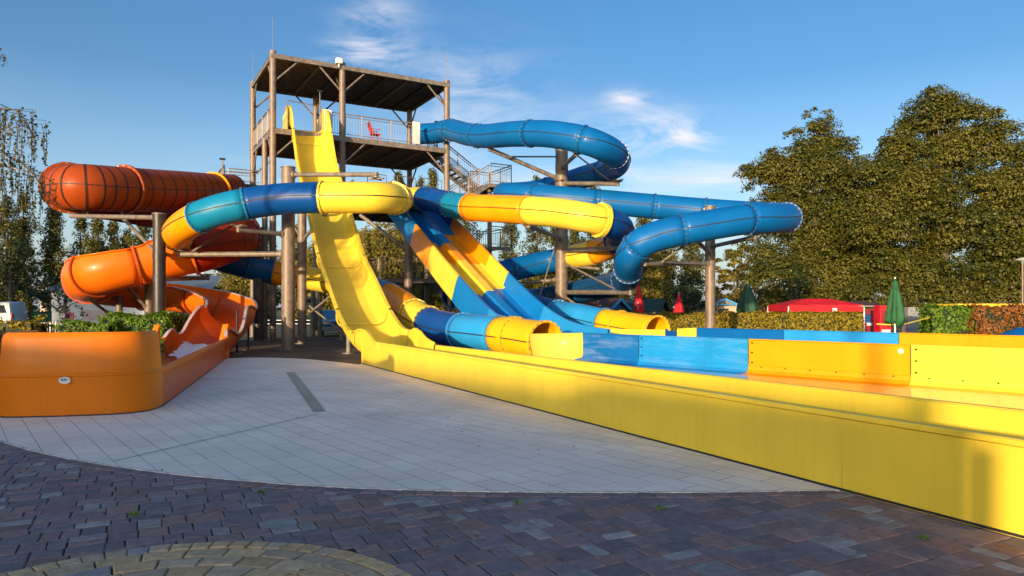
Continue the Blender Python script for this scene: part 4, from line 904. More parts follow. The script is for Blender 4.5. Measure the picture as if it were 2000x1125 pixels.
lobe_tree('largest linden with a broad domed crown at the right edge', [(1826,205,30),(1818,232,44),(1862,232,44),(1795,268,48),(1905,250,44),(1950,285,46),(1765,310,50),(1850,310,70),(1975,330,52),(1740,345,52),(1722,400,46),(1706,352,36),(1735,320,40),(1780,600,36),(1880,600,36),(1700,600,34),(1985,300,40),(1790,380,70),(1880,390,80),(1970,400,70),(2040,380,70),(1720,440,70),(1810,470,85),(1910,480,85),(2010,480,80),(1740,540,65),(1830,560,70),(1920,565,65),(2010,560,70),(2080,450,90),(1700,580,40)], 52, LIND, base_px=1850, r0=.45)
lobe_tree('small loose tree left of the linden pair behind the green parasol', [(1425,530,28),(1450,505,24),(1470,540,35),(1430,570,30),(1410,590,24)], 66, WILL, base_px=1440, leaf=.32, r0=.2, name='small_tree', cr=(.6,1.0))
for px, py, rp, Y, lb in ((1546,548,22,50,'small dark round shrub at the foot of the left linden'), (1345,550,26,52,'dark clipped shrub with flat tiers right behind the red parasols'), (1330,590,26,50,'low dark shrub next to the shorter red parasol'), (1370,585,26,51,'low dark shrub behind the pale brown column')):
    lobe_tree(lb, [(px,py,rp),(px+14,py+6,rp*.7),(px-8,py+22,rp*.8),(px,py+14,rp*.8)], Y, DARKL, base_px=px, leaf=.2, r0=.12, name='shrub', cr=(.4,.8), per=150, sq=.8)
for lb, lobes, Y, bx_ in (('full golden-green tree behind the top of the yellow slide', [(640,520,52),(600,545,45),(680,500,50),(655,570,40)], 70, 640), ('broad golden-green tree behind the racing slide', [(720,480,55),(770,500,60),(740,540,60),(800,560,45)], 72, 750),
        ('dense green tree behind the stair landings', [(870,500,50),(915,520,48),(880,560,45),(950,560,36)], 74, 890), ('green tree between the black column and the orange coil', [(520,540,44),(470,560,38),(545,570,36)], 72, 505),
        ('low full tree behind the ribbed blue tube', [(1050,550,38),(1090,530,42),(1130,560,38)], 75, 1090), ('rounded green tree just behind the tall red parasol', [(1215,530,44),(1260,520,46),(1300,545,42),(1240,570,36)], 72, 1250)):
    lobe_tree(lb, lobes, Y, WILL, base_px=bx_, leaf=.24, r0=.25, name='broadleaf_tree', cr=(.7,1.3), per=200)
# poplars
def poplar_at(px, ytop, wpx, Y, label, m=POPL, seed=0, per=260, leaf=.24):
    H_ = HC+(600-ytop)/F*Y; x = (px-1000)/F*Y; base = Vector((x, Y, 0)); root = empty('poplar_tree', base, label, 'tree', 'poplars behind the slides'); W_ = wpx/F*Y/2
    cs, rs = [], []; n = int(H_*11)
    for i in range(n):
        f = rng.uniform(.06, 1); ww = W_*min(1, (1.02-f)*3.2+.1)*min(1, f*5); an = rng.uniform(0, 6.28); k = rng.uniform(.2, .9); r_ = rng.uniform(.45, .9)*(.6+.4*(1-f)); cs.append((x+math.cos(an)*ww*k, Y+math.sin(an)*ww*k, H_*f-r_*.5)); rs.append(r_)
    C_, N_, T_ = clump_pts(cs, rs, per); C_[:, 2] += nr.normal(0, .25, len(C_)); leaf_obj('crown', C_, N_, leaf, m, root, tint=T_); trunk(root, base, base+Vector((0, 0, H_*.9)), .22)
    return root
pop = [(12,385,48,72,'leftmost tall poplar, at the picture edge'),(45,382,44,73,'second tall poplar from the left edge'),(105,400,44,76,'lone poplar left of the orange tube mouth bend'),(158,425,34,78,'thin poplar under the left bend of the orange tube'),(190,420,40,77,'poplar under the middle of the orange tube'),
       (222,430,26,78,'narrow poplar between the two orange coils'),(248,450,16,79,'spindly sparse poplar right of the narrow one'),(278,415,34,78,'poplar just left of the dark column'),
       (780,336,30,88,'poplar top seen left of the tower stairs, leftmost of three'),(822,342,26,90,'poplar top seen under the tower stairs, middle of three'),(845,330,30,89,'poplar top seen beside the right tower leg'),(908,400,60,80,'poplar behind the lower stair landing'),(1000,420,50,84,'poplar seen right of the lower stair landing'),(1048,345,40,84,'poplar poking up over the blue tube'),
       (1085,425,40,80,'poplar just left of the tall brown column'),(1125,420,44,81,'poplar just right of the tall brown column'),(1160,352,40,84,'poplar behind the upper blue coil'),(1205,410,40,80,'poplar right of the banded tube bend'),(1255,405,44,79,'poplar seen under the long blue tube'),(1300,420,46,78,'rightmost poplar, left of the pale brown column'),(1350,430,44,76,'poplar behind the pale brown column'),
       (640,420,50,78,'poplar behind the left edge of the yellow slide'),(580,440,50,79,'poplar behind the thick brown column'),(520,450,50,80,'poplar behind the black column'),(450,470,44,82,'poplar behind the foot of the orange slide')]
for i, (px, yt, wp, Y, lb) in enumerate(pop): poplar_at(px, yt, wp*1.15, Y, lb)
# willows: strings of hanging leaves
def willow(px, ytop, wpx, Y, label, m=WILL, n_str=420, leaf=.26, low=.6):
    H_ = HC+(600-ytop)/F*Y; x = (px-1000)/F*Y; base = Vector((x, Y, 0)); root = empty('willow_tree', base, label, 'tree'); W_ = wpx/F*Y/2; C_ = []; T_ = []
    for i in range(n_str):
        an = rng.uniform(0, 6.28); k = math.sqrt(rng.random()); sx_, sy_ = math.cos(an)*W_*k, math.sin(an)*W_*k; zt = H_*(1-.35*k*k)-rng.uniform(0, 1.5); zb = low+rng.uniform(0, H_*.45)*(1-k*.6); t_ = rng.uniform(.1, .9)
        n = int((zt-zb)/.11); 
        for j in range(n): z = zt-(zt-zb)*j/n; C_.append((x+sx_+rng.gauss(0,.09), Y+sy_+rng.gauss(0,.09), z+rng.gauss(0,.1))); T_.append(t_)
    C_ = np.array(C_); N_ = np.tile(np.array([0, -.6, .3]), (len(C_), 1)); leaf_obj('crown', C_, N_, leaf, m, root, tint=np.array(T_)); trunk(root, base, base+Vector((0, 0, H_*.8)), .35, [(base+Vector((0,0,H_*.4)), base+Vector((math.cos(a)*W_*.6, math.sin(a)*W_*.6, H_*.85))) for a in (0, 1.3, 2.5, 3.8, 5)])
willow(735, 430, 170, 62, 'broad willow with hanging twigs behind the racing slide top'); willow(625, 470, 110, 64, 'willow showing between the brown columns and the yellow slide'); willow(1275, 470, 70, 60, 'narrow willow behind the taller red parasol', n_str=260)
willow(880, 470, 110, 66, 'willow behind the lower part of the stairs', n_str=300); willow(480, 500, 100, 66, 'willow behind the orange channel foot', n_str=260)
# dark trees at the left
lobe_tree('dark spreading tree in front of the white hall', [(130,560,28),(100,580,30),(150,590,26),(75,590,24),(125,590,30)], 52, DARKL, base_px=125, leaf=.24, r0=.2, name='broadleaf_tree', cr=(.5,.9), per=110)
lobe_tree('dense dark tree behind the white van', [(20,500,40),(45,540,38),(10,560,40),(60,570,30),(-15,520,45)], 58, DARKL, base_px=20, leaf=.26, r0=.3, name='broadleaf_tree', cr=(.6,1.1), per=90)
# weeping birch at the left edge
bx = -12.6; BY = 15.2; base = Vector((bx, BY, 0)); root = empty('birch_tree', base, 'weeping birch whose thin hanging twigs enter at the upper left edge', 'tree'); C_, T_ = [], []; tw = []
def frond(pts, ln, n, spread=.12):
    p = Path([Vector(q) for q in pts]); tw.append([p.pos(x*.3) for x in range(int((p.n-1)/.3)+1)])
    for i in range(n):
        u = rng.uniform(.6, p.n-1.01); c = p.pos(u)+Vector((rng.gauss(0,spread), rng.gauss(0,.25), rng.gauss(0,.05))); l = ln*rng.uniform(.35, 1.0); t_ = rng.random(); m_ = int(l/.035)
        for j in range(m_):
            if rng.random() < .2: continue
            f = j/m_; C_.append((c.x+math.sin(f*2+i)*.05+rng.gauss(0,.022), c.y+rng.gauss(0,.03), c.z-l*f)); T_.append(t_)
        tw.append([p.pos(u), c, c+Vector((math.sin(1+i)*.04, 0, -l*.5)), c+Vector((math.sin(2+i)*.05, 0, -l))])
frond([(-12.4,15.2,5.2),(-11.6,15.1,5.6),(-11.0,15.1,5.8),(-10.6,15.1,5.8),(-10.25,15,5.5),(-10.1,15,5.1)], 1.15, 44)
frond([(-12.4,15.2,5.0),(-11.4,15.3,5.0),(-10.8,15.3,4.85),(-10.3,15.3,4.45),(-10.03,15.3,3.95)], .95, 50)
frond([(-12.2,15.2,4.3),(-11.3,15.0,4.5),(-10.9,15.0,4.4),(-10.7,15.0,4.2)], 1.0, 24)
frond([(-12,15.2,7.0),(-11.4,15,7.15),(-10.95,15,7.05),(-10.82,15,6.8)], .5, 14)
C_ = np.array(C_); leaf_obj('crown', C_, np.tile(np.array([0,-.5,.2]), (len(C_),1)), .075, BIRL, root, tint=np.array(T_))
mb = MB()
for q in tw: mb.tube(q, .016 if len(q) > 6 else .006, BARK, n=4)
mb.build('twigs', root); trunk(root, base, base+Vector((0,0,8.5)), .16, [(base+Vector((0,0,5.5)), Vector((-10.6,15.1,5.8))), (base+Vector((0,0,4.6)), Vector((-10.4,15.3,4.5))), (base+Vector((0,0,6.4)), Vector((-10.95,15,7.05)))], m=BBARK)
# hedges
def hedge(name, label, p0, p1, dep, z0, z1, m, leaf=.1, dens=260, wob=.06, cat='hedge'):
    p0 = Vector((*p0, 0)); p1 = Vector((*p1, 0)); t = (p1-p0); Ln = t.length; t.normalize(); bk = Vector((-t.y, t.x, 0)); 
    if bk.y < 0: bk = -bk
    cen = (p0+p1)/2+bk*dep/2; root = empty(name, cen, label, cat); C_, N_ = [], []; H_ = z1-z0
    def scat(o, a, la, b, lb, nn):
        n = int(la*lb*dens); U = nr.uniform(0, la, n); V = nr.uniform(0, lb, n); b0 = np.array(o)[None]+np.outer(U, np.array(a))+np.outer(V, np.array(b)); w_ = wob*(np.sin(U*3.1+V*2)+np.sin(U*7.7)*.5)+nr.normal(0, wob*.6, n)
        C_.append(b0+np.outer(w_, np.array(nn))); N_.append(np.tile(np.array(nn), (n, 1))*.9)
    up = Vector((0,0,1)); scat(p0+up*z0, t, Ln, up, H_, -bk); scat(p0+up*z1, t, Ln, bk, dep, up); scat(p0+up*z0, bk, dep, up, H_, -t); scat(p1+up*z0, bk, dep, up, H_, t)
    leaf_obj('foliage', np.concatenate(C_), np.concatenate(N_), leaf, m, root, asp=.55)
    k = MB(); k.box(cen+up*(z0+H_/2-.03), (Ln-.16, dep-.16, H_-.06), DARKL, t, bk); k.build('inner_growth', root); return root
hx = lambda px, Y: ((px-1000)/F*Y, Y)
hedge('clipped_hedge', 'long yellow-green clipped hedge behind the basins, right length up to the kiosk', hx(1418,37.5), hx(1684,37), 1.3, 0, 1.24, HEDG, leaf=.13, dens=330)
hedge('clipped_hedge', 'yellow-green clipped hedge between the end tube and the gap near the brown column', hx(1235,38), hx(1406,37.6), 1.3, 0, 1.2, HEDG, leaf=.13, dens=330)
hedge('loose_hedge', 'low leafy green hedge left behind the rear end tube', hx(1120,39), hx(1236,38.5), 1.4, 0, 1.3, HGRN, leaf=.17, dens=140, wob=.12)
hedge('clipped_shrub', 'bright green leafy shrub next to the red-leaved one', hx(1818,30.5), hx(1905,30.2), 1.4, 0, 1.58, HGRN, leaf=.15, dens=260, wob=.07, cat='shrub')
hedge('clipped_shrub', 'red-leaved clipped shrub at the right edge', hx(1903,30), hx(2080,29.4), 1.4, 0, 1.58, HRED, leaf=.12, dens=300, wob=.07, cat='shrub')
hedge('loose_hedge', 'low yellowish hedge behind the left of the orange end box', hx(-60,24), hx(62,24.3), 1.3, 0, 1.08, HEDG, leaf=.12, dens=200, wob=.1)
hedge('laurel_hedge', 'bushy green hedge between the end box and the orange channel', hx(108,24.8), hx(214,24.8), 1.6, 0, 1.0, HGRN, leaf=.12, dens=340, wob=.07)
hedge('laurel_hedge', 'taller part of the bushy green hedge beside the dark column', hx(196,25.6), hx(322,25.2), 1.9, 0, 1.26, HGRN, leaf=.12, dens=360, wob=.08)
hedge('laurel_hedge', 'dark green hedge behind the foot of the orange channel', hx(325,30), hx(400,30), 1.5, 0, 1.1, DARKL, leaf=.16, dens=200, wob=.12)

# fallen leaves and small weeds in the joints
lv = []
for i in range(170):
    x, y = rng.uniform(-6.5, 5), rng.uniform(3.6, 17)
    if (Vector((x, y, 0))-O0).dot(n1) < -.08: lv.append((x, y, .036 if inside((x, y), tile_poly) else .033))
leaf_obj('fallen_leaves', np.array(lv), np.tile(np.array([0, 0, 3.0]), (len(lv), 1)), .035, leaf_mat('leaf_dry', (.10,.05,.02), (.22,.13,.04)), None, kind='stuff', org=(0, 8, 0))
wd = []
for wx, wy in ((G(1805,1062)), (G(1292,1005)), (G(510,962)), (G(1010,988)), (G(1560,1040)), (G(262,1012)))if False else [tuple(G(*q)[:2]) for q in ((1805,1062),(1292,1003),(510,968),(1010,990),(262,1012))]:
    for k in range(26): wd.append((wx+rng.gauss(0,.018), wy+rng.gauss(0,.018), .03+rng.random()*.02))
leaf_obj('weeds', np.array(wd), np.tile(np.array([0, -.6, .8]), (len(wd), 1)), .022, HGRN, None, kind='stuff', org=(0, 6, 0))
# ------------------------------------------------------------------ things in the background
def at(px, Y, z=0): return Vector(((px-1000)/F*Y, Y, z))
RED = mat('red_canvas', (.75,.012,.03), rough=.7, var=.15, vs=3, trans=.25); GRN = mat('green_canvas', (.02,.13,.05), rough=.7, var=.2, vs=4, trans=.25); DGRN = mat('dark_green_canvas', (.008,.06,.03), rough=.7, var=.2, vs=4)
def closed_parasol(px, Y, ztop, zbot, r, label, m, cat='parasol', writing=None, pole=True):
    b = at(px, Y); root = empty('closed_parasol', b, label, cat); mb = MB(); nseg, nz_ = 24, 12; rows = []
    for j in range(nz_+1):
        f = j/nz_; rr = r*(.10+.9*(f**.75)) if f < .85 else r*(1-(f-.85)*1.6); z = ztop-(ztop-zbot)*f; row = []
        for i in range(nseg):
            a = 2*math.pi*i/nseg; fold = 1+.28*math.cos(a*6+.6*f)*min(1, f*2); zz = z+(.12*math.cos(a*6) if j == nz_ else 0); row.append(b+Vector((math.cos(a)*rr*fold, math.sin(a)*rr*fold, zz)))
        rows.append(row)
    mb.grid(rows, m, closed=True); cv = mb.build('canopy', root, smooth=True, solid=.01)
    mb = MB(); mb.cyl(b, b+Vector((0,0,ztop+.06)), .03, WHITE, n=10); mb.build('pole', root)
    mb = MB(); mb.cyl(b, b+Vector((0,0,.12)), .32, GREY, n=20); mb.build('base', root)
    return root
k1 = closed_parasol(1248, 44, 3.08, 1.0, .30, 'tall closed red parasol with white lettering down its side', RED)
k2 = closed_parasol(1326, 48, 2.52, .9, .34, 'shorter closed red parasol standing before the dark shrubs', RED)
closed_parasol(1460, 43, 3.06, 1.2, .62, 'half-closed dark green parasol with a wide skirt', DGRN)
closed_parasol(1748, 25.5, 2.62, .98, .33, 'closed green parasol on a pale pole in front of the kiosk', GRN)
mb = MB()
cv = [c for c in k1.children if c.name.startswith('canopy')][0]
for i, (ch_, z) in enumerate((('V', 1.85), ('Y', 1.6))): text(ch_, .26, at(1246, 43.6, z), (1,0,0), (0,-1,0), WHITE, parent=cv, name='lettering')
# red pop-up gazebo on lowered legs
g = empty('gazebo', at(1590, 42), 'wide red pop-up gazebo on lowered legs behind the hedge', 'gazebo'); c = at(1590, 42); hw = 2.15; hd = 1.6
mb = MB(); rows = []
for f, z in ((1, 1.35), (1, 1.72), (.72, 1.86), (.38, 2.06), (.16, 2.1)):
    rows.append([c+Vector((sx_*hw*f, sy_*hd*f, z)) for sx_, sy_ in ((-1,-1),(-.33,-1),(.33,-1),(1,-1),(1,0),(1,1),(0,1),(-1,1),(-1,0))])
mb.grid(rows, RED, closed=True); mb.add([v for v in rows[-1]], [tuple(range(9))], RED); mb.build('canopy', g, solid=.02)
for sx_, sy_ in ((-1,-1),(1,-1),(1,1),(-1,1),(.22,-1)):
    mb = MB(); q = c+Vector((sx_*hw, sy_*hd*1.01, 0)); mb.box(q+Vector((0,0,.82)), (.06,.06,1.62), WHITE); 
    if sx_ == .22: mb = MB(); mb.box(q+Vector((0,-.04,1.45)), (.24,.03,.2), WHITE)
    mb.build('leg' if sx_ != .22 else 'crest_tag', g)
# huts with blue gables
def hut(px, Y, wid, zt, ze, label, wall, roofm, trim, dep=4, ang=0, truss=False):
    b = at(px, Y); root = empty('hut', b, label, 'hut'); X = Vector((math.cos(ang), math.sin(ang), 0)); D = Vector((-math.sin(ang), math.cos(ang), 0)); h = wid/2; up = Vector((0,0,1))
    mb = MB(); mb.add([b-X*h, b+X*h, b+X*h+up*ze, b+up*(zt-.12), b-X*h+up*ze], [(0,1,2,3,4)], wall); mb.add([b-X*h+D*dep, b+X*h+D*dep, b+X*h+D*dep+up*ze, b+D*dep+up*(zt-.12), b-X*h+D*dep+up*ze], [(4,3,2,1,0)], wall)
    mb.add([b-X*h, b-X*h+D*dep, b-X*h+D*dep+up*ze, b-X*h+up*ze], [(3,2,1,0)], wall); mb.add([b+X*h, b+X*h+D*dep, b+X*h+D*dep+up*ze, b+X*h+up*ze], [(0,1,2,3)], wall); mb.build('wall', root)
    for s_ in (-1, 1):
        mb = MB(); a = b+up*zt-D*.35; e = b+X*s_*(h+.3)+up*(ze-(zt-ze)*.3/h)-D*.35; mb.add([a, e, e+D*(dep+.7), a+D*(dep+.7)], [(0,1,2,3)], roofm); mb.build('roof', root, solid=.08)
        mb = MB(); mb.beam(a-D*.03-up*.05, e-D*.03-up*.05, .05, .18, trim); mb.build('bargeboard', root)
    mb = MB(); mb.box(b-D*.03+up*(ze*.45), (.8, .05, ze*.8), DARKST, X, D); dr_ = mb.build('door', root); mb = MB(); mb.cyl(b-D*.08+X*.3+up*ze*.45, b-D*.12+X*.3+up*ze*.45, .03, BOLT); mb.build('handle', dr_)
    if truss: mb = MB(); mb.beam(b-X*h-D*.3+up*(ze+.05), b+X*h-D*.3+up*(ze+.05), .06, .12, trim); mb.beam(b-D*.3+up*ze, b-D*.3+up*(zt-.1), .06, .1, trim); mb.build('truss', root)
    return root
BWALL = mat('blue_boards', (.012,.10,.30), rough=.6, var=.15, vs=4); BTRIM = mat('blue_trim', (.06,.26,.52), rough=.6); MAROON = mat('maroon_roof', (.07,.03,.035), rough=.8, var=.3, vs=5); GROOF = mat('green_roof', (.02,.05,.035), rough=.8, var=.2); BUFF = mat('buff_wall', (.5,.4,.3), rough=.8)
hut(1205, 52, 2.7, 2.22, 1.35, 'hut with a bright blue gable and a maroon roof left of the tall red parasol', BWALL, MAROON, BTRIM, ang=.75, dep=5)
hut(1413, 56, 2.4, 2.3, 1.75, 'small hut with a blue-trimmed open gable by the brown column', BUFF, MAROON, BTRIM, truss=True)
hut(1520, 58, 5, 2.7, 1.5, 'dark hut with a low green roof behind the gazebo', WOOD, GROOF, GROOF, ang=-.6)
hut(1290, 54, 4.4, 2.2, 1.4, 'low hut with a dark green roof between the two red parasols', GREY, GROOF, GROOF, ang=1.2)
# red kiosk
k = empty('kiosk', at(1690, 41), 'red kiosk with a maroon roof and a pale awning right of the gazebo', 'kiosk'); c = at(1688, 41)
DRED = mat('red_panel', (.22,.012,.018), rough=.5)
mb = MB(); mb.box(c+Vector((.2,1,.75)), (2.2,2,1.5), DRED); mb.build('wall', k); mb = MB(); mb.add([c+Vector(v) for v in ((-1.0,-.3,1.6),(1.4,-.3,1.6),(.6,1,1.95),(-.3,1,1.95),(-1.0,2.3,1.6),(1.4,2.3,1.6))], [(0,1,2,3),(4,3,2,5),(1,5,2),(0,3,4)], MAROON); mb.build('roof', k, solid=.05)
mb = MB(); mb.box(c+Vector((-.1,-.45,1.66)), (1.1,.8,.05), GREY, Z=(0,.3,1)); mb.build('awning', k); mb = MB(); mb.box(c+Vector((.1,-.012,.95)), (.5,.03,.5), mat('blue_screen', (.01,.06,.22), rough=.3)); mb.build('window', k); mb = MB(); mb.box(c+Vector((.28,-.03,.62)), (.3,.03,.16), WHITE); mb.build('notice', k)
v = empty('vending_machine', at(1734, 38), 'red drinks machine half hidden by the closed green parasol', 'vending machine'); c = at(1731, 38)
mb = MB(); mb.box(c+Vector((0,.4,.85)), (.62,.7,1.7), RED); mb.build('cabinet', v, bevel=.03); mb = MB(); mb.box(c+Vector((0,.04,1.0)), (.42,.03,.8), DRED); mb.build('front_panel', v); mb = MB(); mb.box(c+Vector((0,.03,.3)), (.45,.03,.2), WHITE); mb.build('lower_panel', v)
v = empty('locker_wall', at(1793, 36), 'pale block of lockers with small blue discs left of the green shrub', 'lockers'); c = at(1797, 36); PALE = mat('pale_lockers', (.22,.22,.24), rough=.5)
mb = MB(); mb.box(c+Vector((0,.35,.8)), (1.15,.6,1.6), PALE); mb.build('cabinet', v, bevel=.01)
for i in range(4):
    for j in range(5):
        mb = MB(); q = c+Vector((-.42+i*.28, .04, .18+j*.31)); mb.box(q, (.25,.02,.28), PALE); o = mb.build('locker_door', v, bevel=.005); mb = MB(); mb.cyl(q-Vector((0,.012,0)), q-Vector((0,.03,0)), .035, BWALL, n=10); mb.build('lock', o)
# lamp post at the right edge and tape
lp = empty('street_lamp', at(1997, 40), 'slim lamp post with a flat round head at the right edge', 'street lamp'); c = at(1997, 40); mb = MB(); mb.cyl(c, c+Vector((0,0,4.1)), .05, COLM, n=12); mb.build('pole', lp); mb = MB(); mb.lathe(c, [(0,4.42),(.1,4.4),(.42,4.28),(.42,4.24),(.1,4.2),(.05,4.05)], GREY, n=20); mb.build('lamp_head', lp, smooth=True)
TAPE = mat('tape_yellow', (.7,.55,.05), rough=.5)
mb = MB(); a, b = at(1712, 25.4, 1.0), at(1815, 28, 1.18); mb.grid([[at(1712,25.4,1.02), at(1712,25.4,.98)], [at(1740,25.4,.99), at(1740,25.4,.95)], [at(1765,26,.99), at(1765,26,.95)], [at(1790,27,1.1), at(1790,27,1.05)], [at(1816,28.5,1.22), at(1816,28.5,1.17)]], TAPE)
mb.build('barrier_tape', None, label='yellow barrier tape strung from the green parasol to the green shrub', cat='barrier tape', org=at(1760,26), solid=.004)
yw = empty('low_building', at(1905, 47), 'low building with a yellow fascia behind the red-leaved shrub', 'building'); mb = MB(); mb.box(at(1925,47,.85), (5.4,3,1.5), BUFF); mb.build('wall', yw); mb = MB(); mb.box(at(1925,46.9,1.72), (5.8,3.4,.2), YEL); mb.build('fascia', yw)
mb = MB(); c = at(2012, 19.5, .45); prof = [(.0,.62),(.3,.58),(.6,.45),(.85,.22),(.9,0),(.9,-.45)]; mb.lathe(c, prof, BLU, n=28); mb.build('blue_tub', None, smooth=True, label='rounded blue plastic dome just entering at the right edge', cat='tub', org=c)
# tree kangaroo-like red and brown bush of toys -> small red flowering shrub by the tall column
lobe_tree('small red and brown flowering shrub beside the tall brown column', [(1148,595,14),(1140,606,13),(1156,606,12)], 45, leaf_mat('leaf_red', (.25,.02,.02), (.30,.20,.10)), base_px=1148, leaf=.13, r0=.05, name='flowering_shrub', cr=(.25,.4), per=260)

# vehicles
GLASS = mat('dark_glass', (.02,.03,.04), rough=.08, var=0, spec=.8); TYRE = mat('tyre', (.012,.012,.012), rough=.85); VPAINT = mat('van_paint', (.42,.48,.52), rough=.25, coat=.5, var=.02); CARB = mat('car_blue', (.03,.14,.26), rough=.2, coat=.8, var=.02); LAMPR = mat('tail_lamp', (.35,.01,.01), rough=.2)
def vehicle(name, label, cat, base, ang, Ln, Wd, prof, paint, wins, wheel_r=.32, rear_win=None):
    root = empty(name, base, label, cat); X = Vector((math.cos(ang), math.sin(ang), 0)); D = Vector((-math.sin(ang), math.cos(ang), 0)); up = Vector((0,0,1)); W3 = lambda x, y, z: base+X*x+D*y+up*z
    mb = MB(); ys_ = [-Wd/2, -Wd/2+.12, Wd/2-.12, Wd/2]; rows = []
    for k_, y in enumerate(ys_):
        ins = .10 if k_ in (0, 3) else 0; cz = .75; rows.append([W3(x*(1-ins*.25), y if z < 1.0 else y*(1-.10*(z-1.0)), z if z < 1 else z-ins*.6) for x, z in prof])
    mb.grid(rows, paint, closed=True); mb.add(rows[0], [tuple(range(len(prof)))[::-1]], paint); mb.add(rows[-1], [tuple(range(len(prof)))], paint); body = mb.build('body', root, auto=35, bevel=.02)
    for wn in wins:
        for s_ in (-1, 1):
            mb = MB(); q = [W3(x, s_*(Wd/2+.004)*(1-.10*max(0, z-1.0))+s_*.004, z) for x, z in wn]; mb.add(q, [tuple(range(len(q))) if s_ < 0 else tuple(range(len(q)))[::-1]], GLASS); mb.build('side_window', body)
    x0 = min(p[0] for p in prof); x1 = max(p[0] for p in prof)
    for x in (x0+.75, x1-.8):
        for s_ in (-1, 1):
            mb = MB(); mb.cyl(W3(x, s_*(Wd/2-.22), wheel_r), W3(x, s_*(Wd/2+.02), wheel_r), wheel_r, TYRE, n=24); wh = mb.build('wheel', root, auto=40); mb = MB(); mb.cyl(W3(x, s_*(Wd/2+.0), wheel_r), W3(x, s_*(Wd/2+.03), wheel_r), wheel_r*.6, BOLT, n=20); mb.build('rim', wh, auto=40)
            mb = MB(); mb.cyl(W3(x, s_*(Wd/2-.1), wheel_r+.02), W3(x, s_*(Wd/2+.008), wheel_r+.02), wheel_r*1.18, BLACK, n=24); mb.build('wheel_arch', body, auto=40)
    for s_ in (-1, 1):
        mb = MB(); mb.box(W3(x1-.05, s_*(Wd/2-.1), 1.0), (.1,.16,.35), LAMPR, X, D); mb.build('tail_light', body, bevel=.01); mb = MB(); mb.box(W3(x0+.12, s_*(Wd/2-.3), .72), (.2,.35,.18), WHITE, X, D); mb.build('headlight', body, bevel=.02)
    for x in (x0+.03, x1-.03): mb = MB(); mb.box(W3(x, 0, .42), (.16, Wd-.1, .22), GREY, X, D); mb.build('bumper', body, bevel=.03)
    return root
vprof = [(-2.35,.35),(-2.4,.75),(-2.25,1.0),(-1.5,1.15),(-.85,1.85),(-.6,1.95),(2.0,1.98),(2.15,1.9),(2.3,1.1),(2.35,.4)]
vehicle('van', 'pale silver-blue van parked at the left edge behind the hedge', 'van', at(-24, 50, 0), .0, 4.7, 1.85, vprof, VPAINT, [[(.35,1.2),(.35,1.72),(1.75,1.74),(1.98,1.2)], [(-.85,1.2),(-.6,1.72),(.2,1.72),(.2,1.2)]])
cprof = [(-2.0,.3),(-2.05,.65),(-1.9,.82),(-1.0,.95),(-.35,1.42),(.9,1.45),(1.6,1.05),(1.95,.98),(2.05,.6),(2.0,.3)]
vehicle('car', 'dark blue parked car half hidden behind the steep yellow slide', 'car', at(652, 41, 0), 1.9, 4.1, 1.75, cprof, CARB, [[(-.75,1.0),(-.3,1.34),(.2,1.36),(.2,1.0)], [(.3,1.0),(.3,1.36),(.85,1.36),(1.3,1.02)]])
# left background
GCON = mat('container_green', (.01,.22,.07), rough=.5); HALLW = mat('hall_wall', (.42,.46,.50), rough=.7, var=.05); HALLR = mat('hall_roof', (.10,.14,.19), rough=.6)
cn = empty('skip_container', at(72, 52), 'green metal container beside the van', 'container'); mb = MB(); c = at(72, 52)
for s_ in (0,): mb.box(c+Vector((0,0,.62)), (1.3,1.4,1.15), GCON)
for i in range(6): mb.box(c+Vector((-.55+i*.22,-.72,.62)), (.05,.05,1.05), GCON)
mb.build('body', cn, bevel=.015); mb = MB(); mb.box(c+Vector((0,0,1.24)), (1.36,1.46,.06), DARKST); mb.build('lid', cn)
hl = empty('hall', at(250, 64), 'long pale hall with dark lettering and a strip of dark blue windows', 'building'); x0, x1 = at(100,64).x, at(408,64).x; xm = at(352,64).x; y0 = 64; D_ = 9
mb = MB(); mb.box(((x0+x1)/2, y0+D_/2, 1.55), (x1-x0, D_, 3.1), HALLW); mb.build('wall', hl)
mb = MB(); mb.add([(x0-.3,y0-.5,3.1),(x1+.3,y0-.5,3.1),(x1+.3,y0+D_/2,4.6),(x0-.3,y0+D_/2,4.6),(x0-.3,y0+D_+.5,3.1),(x1+.3,y0+D_+.5,3.1)], [(0,1,2,3),(3,2,5,4)], HALLR); mb.build('roof', hl, solid=.15)
for k_ in range(6):
    xx = xm+(x1-xm)*(k_+.5)/6; mb = MB(); mb.box((xx,y0-.02,1.45), ((x1-xm)/6-.12,.05,2.3), mat('hall_glass', (.012,.04,.08), rough=.12, var=0) if k_ == 0 else bpy.data.materials['hall_glass']); wn = mb.build('window', hl); mb = MB()
    mb.box((xx,y0-.07,1.45), (.05,.05,2.3), HALLW); mb.build('mullion', wn)
tx = bpy.data.objects['wall'] if 'wall' in bpy.data.objects else None
INK = mat('dark_lettering', (.02,.02,.03), rough=.5)
text('DE', .72, (at(277,63.9).x, y0-.03, HC), (1,0,0), (0,-1,0), INK, parent=hl, name='lettering', bold=.01); text('DS', .72, (at(326,63.9).x, y0-.03, HC), (1,0,0), (0,-1,0), INK, parent=hl, name='lettering', bold=.01)
mb = MB(); mb.box((at(185,63.8).x, y0-.06, .9), (2.4,.08,.9), mat('pink_wall', (.42,.33,.33), rough=.8)); mb.build('wall_patch', hl)
ps = empty('roof_with_spires', at(385, 82), 'dark blue roofed pavilion with small white spires behind the orange channel', 'building'); c = at(385, 82)
mb = MB(); mb.box(c+Vector((0,3,1.6)), (9,6,3.2), HALLW); mb.build('wall', ps); mb = MB(); mb.box(c+Vector((0,3,3.9)), (9.4,6.4,1.4), mat('navy_roof', (.015,.05,.09), rough=.6)); mb.build('roof', ps)
